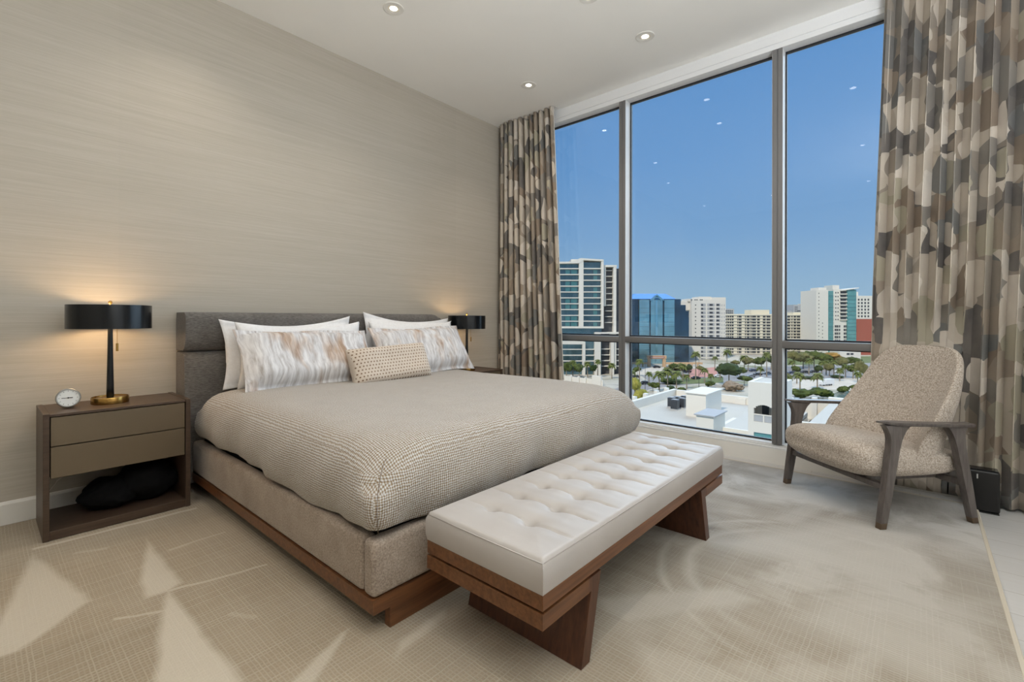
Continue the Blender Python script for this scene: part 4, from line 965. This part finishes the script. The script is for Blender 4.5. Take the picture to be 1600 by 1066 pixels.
# teal glazed tower
Q = Bld('white tower with teal glass strips and slanted roof near the right curtain', 1274, 1338, 366); z = Q.z; X_ = Q.x
Q.box('body', X_(1275.5), X_(1294), 0, 20, 0, z(452.5), 'city_white'); Q.box('body', X_(1303), X_(1336), .6, 20, 0, z(451), 'city_white'); Q.box('glass_strip', X_(1294.1), X_(1303), .8, 20, 0, z(454), 'city_teal'); Q.box('glass_strip', X_(1323.5), X_(1337.5), -.3, 20, 0, z(452), 'city_teal')
bm = bmesh.new(); prism([(X_(1313), z(452.8)), (X_(1340), z(448.6)), (X_(1340), z(449.8)), (X_(1313), z(454))], -1.5, 20, 'y', bm); obj('roof_slab', bm, 'city_white', Q.root)
Q.box('roof_block', X_(1303.5), X_(1314), 2, 12, z(452), z(444.6), 'city_white'); Q.box('roof_block', X_(1281.5), X_(1294), 2, 12, z(453), z(448.4), 'city_white')
Q.rep('window', [(X_(1278.8), X_(1280), z(458.5+5.6*k), z(457+5.6*k)) for k in range(17)]+[(X_(1284.6), X_(1285.8), z(505+5.6*k), z(503.5+5.6*k)) for k in range(8)], 'city_dark', -.05, .1)
Q.rep('window', [(X_(a), X_(a+1.5), z(457.6+6.0*k), z(455.6+6.0*k)) for k in range(8) for a in (1305.8, 1309.4)]+[(X_(a), X_(b), z(511+5.6*k), z(507.6+5.6*k)) for k in range(6) for a, b in ((1305, 1307.5), (1308, 1310.5), (1311.5, 1313.5), (1319, 1322), (1322.5, 1326), (1326.5, 1329.5))], 'city_dark', .5, .12)
Q.rep('balcony_recess', [(X_(1313.8), X_(1322.6), z(457.8+5.75*k), z(454.2+5.75*k)) for k in range(8)], 'city_dark', .5, .12)
Q.rep('balcony_slab', [(X_(1312.5), X_(1323.4), z(459.4+5.75*k), z(458.2+5.75*k)) for k in range(8)], 'city_white', .0, 1.2)
Q.rep('spandrel', [(X_(a), X_(b), z(462.2+6.0*k), z(461.8+6.0*k)) for k in range(14) for a, b in ((1294.2, 1302.8), (1323.8, 1337.3))], 'mirror_dark', .1 if 0 else -.32, .1)
U = Bld('white block with square windows and brick-red lower part beside the right curtain', 1336, 1372, 392); z = U.z; X_ = U.x
U.box('body', X_(1336), X_(1372), 0, 18, z(497.5), z(461.5), 'city_white'); U.box('brick_base', X_(1338), X_(1372), -.3, 18, 0, z(497.6), 'brick_red'); U.box('roof_block', X_(1338), X_(1345), 3, 12, z(462), z(455), 'city_white')
U.rep('window', [(X_(a), X_(a+2.4), z(469+5.2*k), z(466+5.2*k)) for k in range(6) for a in (1340.4, 1345.4, 1350.5, 1355.5)], 'city_dark', -.05, .12)
# low white building far right behind trees
V_ = Bld('low white villa glimpsed between trees right of centre pane', 1312, 1345, 318, kind='house', name='house'); z = V_.z; X_ = V_.x
V_.box('body', X_(1312), X_(1345), 0, 10, 0, z(549), 'city_white'); V_.rep('window', [(X_(a), X_(a+4.5), z(554), z(551)) for a in (1323, 1329)], 'city_dark', -.05, .1)
# garden wall at the foot of the white tower
A = Bld('white stuccoed garden wall at the foot of the white condo tower', 878, 942, 226, 208, 'wall', 'garden_wall'); z = A.z; X_ = A.x
A.box('wall_panel', X_(878), X_(942), 0, .5, 0, 2.6, 'city_white'); A.box('gate_pier', X_(926), X_(940), -.5, .6, 0, 4.4, 'city_white'); A.rep('pier', [(X_(a), X_(a+2), 0, 3.2) for a in (880, 892, 904, 915)], 'city_white', -.2, .9)
# ---- near white commercial building with flat roofs (square to the room)
def P2(px, X): d = ray(px, CY); return d.y/d.x*X        # y on the plane x = X
def PZ(py, px, X): d = ray(px, py); return EYE+d.z/d.x*X
nb = empty('commercial_building', (60, 20, GZ)); tag(nb, 'white flat-roofed commercial building just below the window', 'building'); NB = Vector((60, 20, GZ))
def nbx(name, x0, x1, y0, y1, z0, z1, m='city_white'): o = box(name, x0, x1, y0, y1, z0, z1, m, nb); o.location = -NB; return o
RZ = -13.0
nbx('flat_roof', 56, 84, P2(1128, 56), 34, GZ, RZ, 'roof_membrane')
ya, yb = P2(1072, 67.9), P2(1103, 67.9)
nbx('roof_house', 67.9, 74.8, yb, ya, RZ, PZ(614, 1072, 67.9), 'city_white'); nbx('coping', 67.7, 75.0, yb-.2, ya+.2, PZ(614, 1072, 67.9), PZ(614, 1072, 67.9)+.12, 'city_white')
# left boundary parapet with piers, receding
nbx('parapet', 57, 84, 33.4, 34, RZ, RZ+1.3); nbx('parapet', 83.4, 84, P2(1128, 56), 33.3, RZ, RZ+1.2)
for k in range(6): nbx('parapet_pier', 60+4.2*k, 60.9+4.2*k, 34.01, 34.6, GZ, RZ+1.7)
yl = P2(1090, 56.0)
nbx('parapet', 55.6, 56.2, yl, 34, RZ-3, RZ+1.05); nbx('parapet_coping', 55.4, 56.4, yl, 34, RZ+1.05, RZ+1.2, 'city_grey')
for k in range(5): nbx('parapet_pier', 56.21, 56.8, yl+1.5+2.6*k, yl+2.0+2.6*k, RZ, RZ+1.05)
nbx('stair_tower', 52.5, 56.5, P2(1115, 52.5), P2(1088, 52.5), GZ, PZ(650, 1100, 52.5), 'city_white'); nbx('tower_coping', 52.3, 56.7, P2(1115, 52.5)-.2, P2(1088, 52.5)+.2, PZ(650, 1100, 52.5), PZ(648.3, 1100, 52.5), 'city_grey')
nbx('connecting_wall', 56.6, 66, P2(1128, 60)-.2, P2(1128, 60)+.4, GZ, RZ+1.0, 'city_white')
# lower terrace roof and recessed shopfront
ZT = PZ(652, 1150, 66); yq0, yq1 = P2(1232, 58), P2(1127, 60)-.3
nbx('terrace_roof', 56.0, 76, yq0+1, yq1, ZT-.5, ZT, 'roof_membrane'); nbx('fascia', 55.7, 56.0, yq0+1, yq1, PZ(670, 1150, 56), ZT+.1, 'city_white'); nbx('shopfront', 59, 76, yq0+1, yq1, GZ, ZT-.6, 'city_glass')
nbx('shop_pier', 56.0, 59, yq1-1.0, yq1, GZ, ZT-.55); nbx('rear_roof', 76.1, 84, yq0+1, P2(1128, 56)-.1, GZ, RZ-.3, 'roof_membrane')
for k in range(4): nbx('parapet_pier', 83, 83.8, 12+3.2*k, 13.6+3.2*k, RZ-.29, RZ+.9)
nbx('rail', 82.5, 82.65, 11, P2(1128, 56)-.2, RZ+.7, RZ+.8, 'city_white')
# tower with the arched loggia
TX = 50.0; y1_, y0_ = P2(1169, TX), P2(1222, TX); zt_ = PZ(597, 1180, TX)
tow = empty('arched_tower', (TX, (y0_+y1_)/2, GZ)); tag(tow, 'white stuccoed tower with arched loggia left of the armchair', 'building'); TB = Vector((TX, (y0_+y1_)/2, GZ))
def tb(name, *a, m='city_white'): o = box(name, *a, m, tow); o.location = -TB; return o
ar0, ar1 = P2(1209, TX), P2(1178, TX); za0, za1 = PZ(660, 1190, TX), PZ(633, 1190, TX); zg = PZ(677, 1190, TX)
bm = bmesh.new()
# front wall with arch opening built as strips
bx(bm, TX, TX+.4, ar1, y1_, GZ, zt_); bx(bm, TX, TX+.4, y0_, ar0, GZ, zt_); bx(bm, TX, TX+.4, ar0, ar1, za1, zt_); bx(bm, TX, TX+.4, ar0, ar1, zg, za0)
for k in range(10):
    t0, t1 = k/10, (k+1)/10; tm = (t0+t1)/2; dz = (1-sqrt(max(0, 1-(2*tm-1)**2)))*.62
    bx(bm, TX, TX+.4, ar0+(ar1-ar0)*t0, ar0+(ar1-ar0)*t1, za1-dz, za1)
o = obj('front_wall', bm, 'city_white', tow); o.location = -TB
tb('side_wall', TX+.41, TX+4.6, y0_, y0_+.4, GZ, zt_); tb('side_wall', TX+.41, TX+4.6, y1_-.4, y1_, GZ, zt_); tb('rear_wall', TX+1.7, TX+4.6, y0_+.41, y1_-.41, GZ, zt_-.4, m='city_white'); tb('roof', TX+.41, TX+4.6, y0_+.41, y1_-.41, zt_-.39, zt_-.05, m='roof_membrane')
tb('loggia_floor', TX+.41, TX+1.69, ar0, ar1, za0-.3, za0-.1); tb('loggia_door', TX+1.6, TX+1.69, (ar0+ar1)/2-.1, (ar0+ar1)/2+.5, za0-.1, za0+1.5, m='city_dark')
tb('glass_rail', TX+.1, TX+.14, ar0, ar1, za0+.02, za0+.62, m='city_grey'); tb('hand_rail', TX+.05, TX+.2, ar0, ar1, za0+.63, za0+.74); tb('rail_post', TX+.02, TX+.09, (ar0+ar1)/2-.06, (ar0+ar1)/2+.06, za0, za0+.63)
tb('window', TX+.15, TX+.3, ar0, ar1, zg-1.6, zg-.01, m='city_teal')
rw = empty('roof_terrace', (62, -2, GZ)); tag(rw, 'low white parapet roofs seen under and over the chair armrest', 'building'); RB = Vector((62, -2, GZ))
def rb(name, *a, m='city_white'): o = box(name, *a, m, rw); o.location = -RB; return o
zz_ = PZ(628, 1290, 62)
rb('roof_slab', 60, 78, -16, P2(1262, 62)-.3, GZ, PZ(640, 1290, 62)-1.5, m='roof_membrane'); rb('parapet', 59.6, 60, -16, P2(1240, 60), GZ, PZ(663, 1290, 60), m='city_white')
for a, b in ((1231, 1239), (1268, 1276), (1294, 1340)): rb('parapet_block', 78.1, 79, P2(b, 78), P2(a, 78), GZ, PZ(621.5, a, 78))
rb('rear_parapet', 79.1, 79.6, -16, P2(1230, 79), GZ, PZ(630, 1290, 79))
# rooftop condensers
cond = None
for k, (px_, dx, lb) in enumerate(((1050, 0, 'dark rooftop condenser unit leftmost of the cluster by the roof house'), (1058, 1.3, 'dark rooftop condenser unit in the middle of the cluster by the roof house'), (1066, .4, 'dark rooftop condenser unit touching the roof house'), (1055, -1.6, 'dark rooftop condenser unit standing in front of the others'), (1070, 2.8, 'dark rooftop condenser unit at the back of the cluster'))):
    X0 = 73+dx; Y0 = P2(px_, X0); r = empty('condenser_unit', (X0, Y0, RZ)); tag(r, lb, 'air conditioner', 'rooftop condensers'); box('casing', -.55, .55, -.5, .5, .15, 1.55, 'city_dark', r, .03, 1); box('frame', -.6, .6, -.55, .55, 0, .149, 'city_grey', r)
    obj('fan_grille', lathe([(.40, 1.551), (.42, 1.60), (.1, 1.62), (0, 1.62)], 16), 'city_grey', r)
# cars
def car(px, py, rz, body, label, kind='car', L_=4.5):
    p = gp(px, py); z0 = GZ+.16; D = (p-CAM).length
    r = empty('car' if kind == 'car' else 'truck', (p.x, p.y, z0), rz); tag(r, label, kind)
    h = L_/2
    if kind == 'car':
        bm = prism([(-h, .35), (-h, .85), (-h*.72, .92), (-h*.42, 1.42), (h*.30, 1.42), (h*.58, .95), (h*.96, .82), (h, .5), (h*.98, .32)], -.88, .88, 'y', bev=.05); obj('body', bm, body, r)
        bm = prism([(-h*.66, .94), (-h*.40, 1.36), (h*.27, 1.36), (h*.52, .96)], -.9, .9, 'y'); obj('side_glass', bm, 'city_dark', r)
        ws = (-h*.62, h*.64)
    else:
        bm = bmesh.new(); bx(bm, -h, h*.35, -1.1, 1.1, .7, 2.9, .05, 1); obj('cargo_box', bm, body, r); bm = bmesh.new(); bx(bm, h*.4, h, -1.0, 1.0, .5, 2.1, .15, 2); obj('cab', bm, body, r); ws = (-h*.6, -h*.3, h*.7)
    for a in ws:
        for sg in (-.8, .8):
            bm = bmesh.new(); bmesh.ops.create_cone(bm, cap_ends=True, segments=12, radius1=.33, radius2=.33, depth=.22, matrix=Matrix.Translation((a, sg, .34)) @ Matrix.Rotation(pi/2, 4, 'X')); obj('wheel', bm, 'black_plastic', r)
plain('paint_black', (34, 36, 42), .25); plain('paint_white', (232, 232, 232), .3); plain('paint_silver', (150, 154, 158), .3, .3); plain('paint_red', (130, 44, 40), .3); plain('paint_navy', (42, 54, 84), .3)
VR = YAW+pi/2
for a in ((1007, 601, .35, 'paint_black', 'black car nearest the mullion, by the low street trees'), (993, 591, .5, 'paint_black', 'black car behind the yellow-green tree beside the left mullion'), (1026, 575.5, .1, 'paint_black', 'black car just in front of the gateway arch'), (1048, 575, .2, 'paint_silver', 'silver car right of the gateway arch'),
          (1074, 583, .3, 'paint_black', 'black car on the pale lot left of the red paving'), (1070, 590, .25, 'paint_red', 'dark red car beside the black cars near the lawn strip'), (1087, 593, .15, 'paint_black', 'black car at the edge of the lawn strip below the red paving'), (1122, 590, -.1, 'paint_white', 'white car left of the big round tree'),
          (1155, 579, .1, 'paint_white', 'white car right of the big round tree'), (1177, 581, .1, 'paint_navy', 'dark blue car at the back of the lot before the cream slab'), (1184, 587, .1, 'paint_black', 'black car right of the round tree near the central mullion'), (1173, 590, .2, 'paint_silver', 'silver car in the front row right of the round tree'), (1198, 585, .1, 'paint_silver', 'silver car by the tall palm at the central mullion'),
          (1237, 584.5, .1, 'paint_navy', 'dark blue car nearest the central mullion in the right pane'), (1257, 583.5, .1, 'paint_black', 'black car parked left of the tall pale palm trunk'), (1271, 583, .1, 'paint_black', 'black car parked just right of the tall pale palm trunk'), (1309, 583, .2, 'paint_white', 'white car between the palm trunks at the right')):
    car(a[0], a[1], VR+a[2], a[3], a[4])
car(1291, 603, VR+.35, 'paint_white', 'white box truck on the waterside road in the right pane', 'truck', 7.5)
# trees
def crown_mesh(name, seed, mat, sub=3, n=7, flat=.75):
    bm = bmesh.new(); r = random.Random(seed)
    for k in range(n):
        a = r.uniform(0, 2*pi); d = r.uniform(.25, .62) if k else 0; s = r.uniform(.36, .56) if k else .66; cz = r.uniform(-.2, .3)*flat
        c = blob(cos(a)*d, sin(a)*d, cz, s, s, s*flat, seed+k*3.1, .45, sub); me = bpy.data.meshes.new('tmp'); c.to_mesh(me); c.free(); bm.from_mesh(me); bpy.data.meshes.remove(me)
    for v in bm.verts: v.co += v.co.normalized()*(.20*noise.noise(v.co*8+Vector((seed, 0, 0)))+.14*noise.noise(v.co*19))
    me = bpy.data.meshes.new(name); bm.to_mesh(me); bm.free(); me.materials.append(MATS[mat])
    for p in me.polygons: p.use_smooth = True
    return me
TRK = bpy.data.meshes.new('trunk'); _b = lathe([(.05, 0), (.035, .5), (.03, 1)], 8); _b.to_mesh(TRK); _b.free(); TRK.materials.append(MATS['trunk'])
CR = {}
def tree(px, pyb, pyt, pxw, mat, label, group=None, shrub=False, name=None):
    p = gp(px, pyb); D = (p-CAM).dot(_f); hh = (pyb-pyt)/FPX*D; ww = pxw/FPX*D/2
    if mat not in CR: CR[mat] = [crown_mesh('crown', i*7+len(mat), mat) for i in (1, 2)]
    r = empty(name or ('shrub' if shrub else 'tree'), (p.x, p.y, GZ), random.uniform(0, 6)); tag(r, label, 'shrub' if shrub else 'tree', group)
    c = bpy.data.objects.new('foliage', random.choice(CR[mat])); COL.objects.link(c); c.parent = r
    if shrub: c.scale = (ww, ww, hh*.62); c.location = (0, 0, hh*.45)
    else:
        c.scale = (ww, ww, hh*.42); c.location = (0, 0, hh*.62); t = bpy.data.objects.new('trunk', TRK); COL.objects.link(t); t.parent = r; t.scale = (hh*.7, hh*.7, hh*.5)
def palm_meshes():
    bm = bmesh.new(); r = random.Random(4)
    for k in range(34):
        a = 2*pi*k/34*2.4+r.uniform(-.2, .2); el_ = r.uniform(-.5, 1.1); pts = []
        for j in range(7):
            s = j/6; rad = s*cos(el_*(1-s*.3)); z_ = s*sin(el_)-1.05*s*s*.75; pts.append((rad, z_, .19*sin(pi*min(1, s*.9+.1))))
        A = []
        for rad, z_, wd in pts:
            cx_, sy_ = cos(a), sin(a); A.append([bm.verts.new((rad*cx_-sg*wd*sy_, rad*sy_+sg*wd*cx_, z_-abs(sg)*.35*wd)) for sg in (-1, 0, 1)])
        for u_, v_ in zip(A, A[1:]):
            for i in range(2): bm.faces.new((u_[i], u_[i+1], v_[i+1], v_[i]))
    me = bpy.data.meshes.new('fronds'); bm.to_mesh(me); bm.free(); me.materials.append(MATS['palm_leaf']); return me
FR = palm_meshes()
def palm(px, pyb, pyt, pxw, label):
    p = gp(px, pyb); D = (p-CAM).dot(_f); hh = (pyb-pyt)/FPX*D; ww = pxw/FPX*D/2
    r = empty('palm_tree', (p.x, p.y, GZ), random.uniform(0, 6)); tag(r, label, 'palm', None)
    c = bpy.data.objects.new('fronds', FR); COL.objects.link(c); c.parent = r; c.scale = (ww, ww, ww); c.location = (0, 0, hh-ww*.35)
    t = bpy.data.objects.new('trunk', TRK); COL.objects.link(t); t.parent = r; t.scale = (6, 6, hh-ww*.3)
for a in ((895, 590, 562, 17, 'palm against the white condo tower beside the left curtain edge'), (918, 590, 564, 16, 'palm in front of the white tower, second from the left curtain'), (934, 590, 561, 13, 'palm beside the wide white fin of the condo tower'), (956, 592, 566, 16, 'palm over the white planters left of the mullion'), (999, 599, 560, 16, 'yellow-green palm left of the gateway arch'),
          (1030, 612, 578, 24, 'palm leftmost of the clump in front of the gateway'), (1043, 611, 574, 24, 'palm in the middle of the clump in front of the gateway'), (1057, 612, 578, 22, 'palm rightmost of the clump in front of the gateway'), (1067, 597, 567, 17, 'palm between the gateway wing and the lawn strip'), (1087, 594, 548, 18, 'tall palm in front of the white stepped block'), (1101, 598, 574, 15, 'short palm on the red paving'),
          (1111, 603, 583, 13, 'shortest palm beside the lawn strip'), (1117, 580, 556, 11, 'small palm at the entrance of the white stepped block'), (1136, 574, 545, 17, 'palm at the corner where white block and cream slab meet'), (1163, 577, 554, 18, 'bushy palm in front of the cream slab'), (1198, 589, 549, 16, 'tall palm beside the central mullion, left pane side'), (1233, 606, 585, 14, 'palm by the water nearest the central mullion'),
          (1250, 611, 581, 20, 'dark palm at left of the waterside road'), (1264, 586, 559, 14, 'palm with tall pale trunk behind the parked cars'), (1277, 608, 581, 22, 'palm beside the white box truck'), (1291, 586, 562, 12, 'slim palm above the white box truck'), (1303, 588, 562, 14, 'palm with pale trunk right of the white truck'), (1321, 590, 568, 14, 'palm with pale trunk nearest the right curtain'), (1333, 592, 570, 16, 'leafy palm next to the right curtain edge')): palm(*a)
for a in ((885, 591, 564, 18, 'leaf_green', 'green tree at the base of the white tower touching the left curtain'), (905, 591, 566, 16, 'leaf_green', 'green tree left of the garden gate pier'), (927, 591, 566, 12, 'leaf_dark', 'dark green tree before the white fin of the tower'), (992, 628, 585, 22, 'leaf_yellow', 'yellow-green street tree right against the left mullion'), (1003, 640, 604, 26, 'leaf_yellow', 'low yellow-green tree above the white parapet'),
          (1139, 603, 566, 44, 'leaf_dark', 'big round dark green tree in the middle of the view'), (1163, 603, 586, 24, 'leaf_green', 'low green tree on the right of the big round tree'), (1241, 577, 546, 26, 'leaf_olive', 'olive tree nearest the central mullion in the right pane'), (1272, 573, 546, 32, 'leaf_green', 'wide green tree in front of the cream slab'), (1301, 577, 546, 32, 'leaf_rust', 'rust-coloured tree in front of the teal tower'),
          (1330, 578, 556, 26, 'leaf_green', 'green tree in front of the low white villa'), (1345, 600, 560, 18, 'leaf_olive', 'olive tree touching the right curtain edge'), (1180, 576, 560, 16, 'leaf_green', 'small green tree before the ground floor of the cream slab'), (1150, 574, 562, 14, 'leaf_olive', 'small olive tree before the ground floor of the cream slab')): tree(a[0], a[1], a[2], a[3], a[4], a[5])
for a in ((1142, 611, 593, 32, 'leaf_dry', 'dry brownish bush below the big round tree'), (1046, 600, 590, 34, 'leaf_dark', 'dark hedge at the foot of the palm clump'), (1110, 606, 594, 14, 'leaf_green', 'round bush on the lawn strip'), (1256, 623, 606, 34, 'leaf_green', 'mangrove shrub at the water, leftmost'), (1280, 623, 604, 36, 'leaf_green', 'mangrove shrub at the water, in the middle and largest'), (1319, 615, 602, 20, 'leaf_green', 'round mangrove shrub on the right bank of the inlet'),
          (1340, 614, 599, 20, 'leaf_green', 'mangrove shrub on the bank touching the right curtain'), (1262, 592, 587, 34, 'leaf_dark', 'low clipped hedge before the parked cars'), (1308, 591, 586, 22, 'leaf_dark', 'low clipped hedge beside the waterside road'), (1060, 578, 571, 40, 'leaf_olive', 'olive hedge along the right wing of the gateway')): tree(a[0], a[1], a[2], a[3], a[4], a[5], None, True)
EX = ((1052, 584, 566, 14, 'leaf_green', 'small green tree before the right end of the gateway wing'), (1064, 582, 566, 12, 'leaf_olive', 'small olive tree by the right end of the colonnade'), (996, 588, 572, 14, 'leaf_green', 'small green tree at the left wing of the gateway'), (1077, 586, 568, 12, 'leaf_dark', 'dark tree before the left corner of the white stepped block'),
   (1169, 580, 556, 18, 'leaf_olive', 'olive tree hiding the foot of the cream slab, left of centre'), (1190, 579, 556, 18, 'leaf_green', 'green tree hiding the foot of the cream slab, next to the central mullion'), (1205, 578, 552, 20, 'leaf_dark', 'dark tree half hidden behind the central mullion'), (1255, 576, 548, 26, 'leaf_olive', 'pale olive tree between the two green ones behind the parked cars'), (1287, 578, 550, 24, 'leaf_green', 'green tree left of the rust-coloured tree'), (1316, 582, 556, 24, 'leaf_olive', 'olive tree between the rust-coloured tree and the villa'),
   (1337, 592, 566, 24, 'leaf_green', 'leafy green tree half behind the right curtain edge'), (1296, 588, 566, 18, 'leaf_olive', 'low olive tree behind the waterside road'), (1243, 590, 570, 16, 'leaf_green', 'young green tree over the dark blue car'), (1279, 588, 570, 16, 'leaf_dark', 'dark young tree behind the box truck'), (1228, 604, 580, 14, 'leaf_olive', 'olive tree cut by the central mullion above the water'), (1094, 586, 570, 12, 'leaf_olive', 'small olive tree on the red paving'), (1128, 584, 566, 12, 'leaf_green', 'small green tree left of the cream slab'), (1156, 590, 572, 18, 'leaf_green', 'green tree just behind the big round tree'), (1046, 622, 600, 22, 'leaf_dark', 'dark tree below the palm clump above the roof parapet'), (1020, 612, 596, 20, 'leaf_green', 'low green tree left of the palm clump'), (1065, 622, 604, 18, 'leaf_green', 'low green tree behind the roof parapet by the condensers'))
for a in EX: tree(a[0], a[1], a[2], a[3], a[4], a[5])
for a in ((1238, 582, 562, 13, 'palm behind the dark blue car in the right pane'), (1284, 584, 563, 13, 'palm between the rust tree and the parked cars'), (1312, 596, 574, 15, 'short palm right of the box truck'), (1245, 600, 580, 15, 'short palm at the start of the waterside road'), (1073, 608, 584, 14, 'short palm on the lawn strip beside the lamp post'), (1125, 594, 574, 12, 'thin palm left of the big round tree'), (1188, 596, 572, 14, 'palm in front of the silver car near the central mullion'), (1340, 606, 580, 16, 'palm on the bank by the right curtain edge'), (1014, 604, 580, 14, 'palm left of the gateway clump beside the road'), (988, 606, 578, 14, 'palm right at the left mullion')): palm(*a)
for px_, pb, pt, lb in ((1008, 611, 562, 'dark street lamp post left of the palm clump'), (1092, 606, 556, 'dark street lamp post in front of the red paving'), (1076, 598, 558, 'dark street lamp post right of the palm clump')):
    p = gp(px_, pb); D = (p-CAM).dot(_f); hh = (pb-pt)/FPX*D; r = empty('street_lamp', (p.x, p.y, GZ)); tag(r, lb, 'street lamp'); obj('post', lathe([(.12, 0), (.07, hh*.5), (.05, hh)], 8), 'dark_pole', r); obj('lamp_head', lathe([(0, hh), (.25, hh+.02), (.2, hh+.25), (0, hh+.3)], 8), 'dark_pole', r)
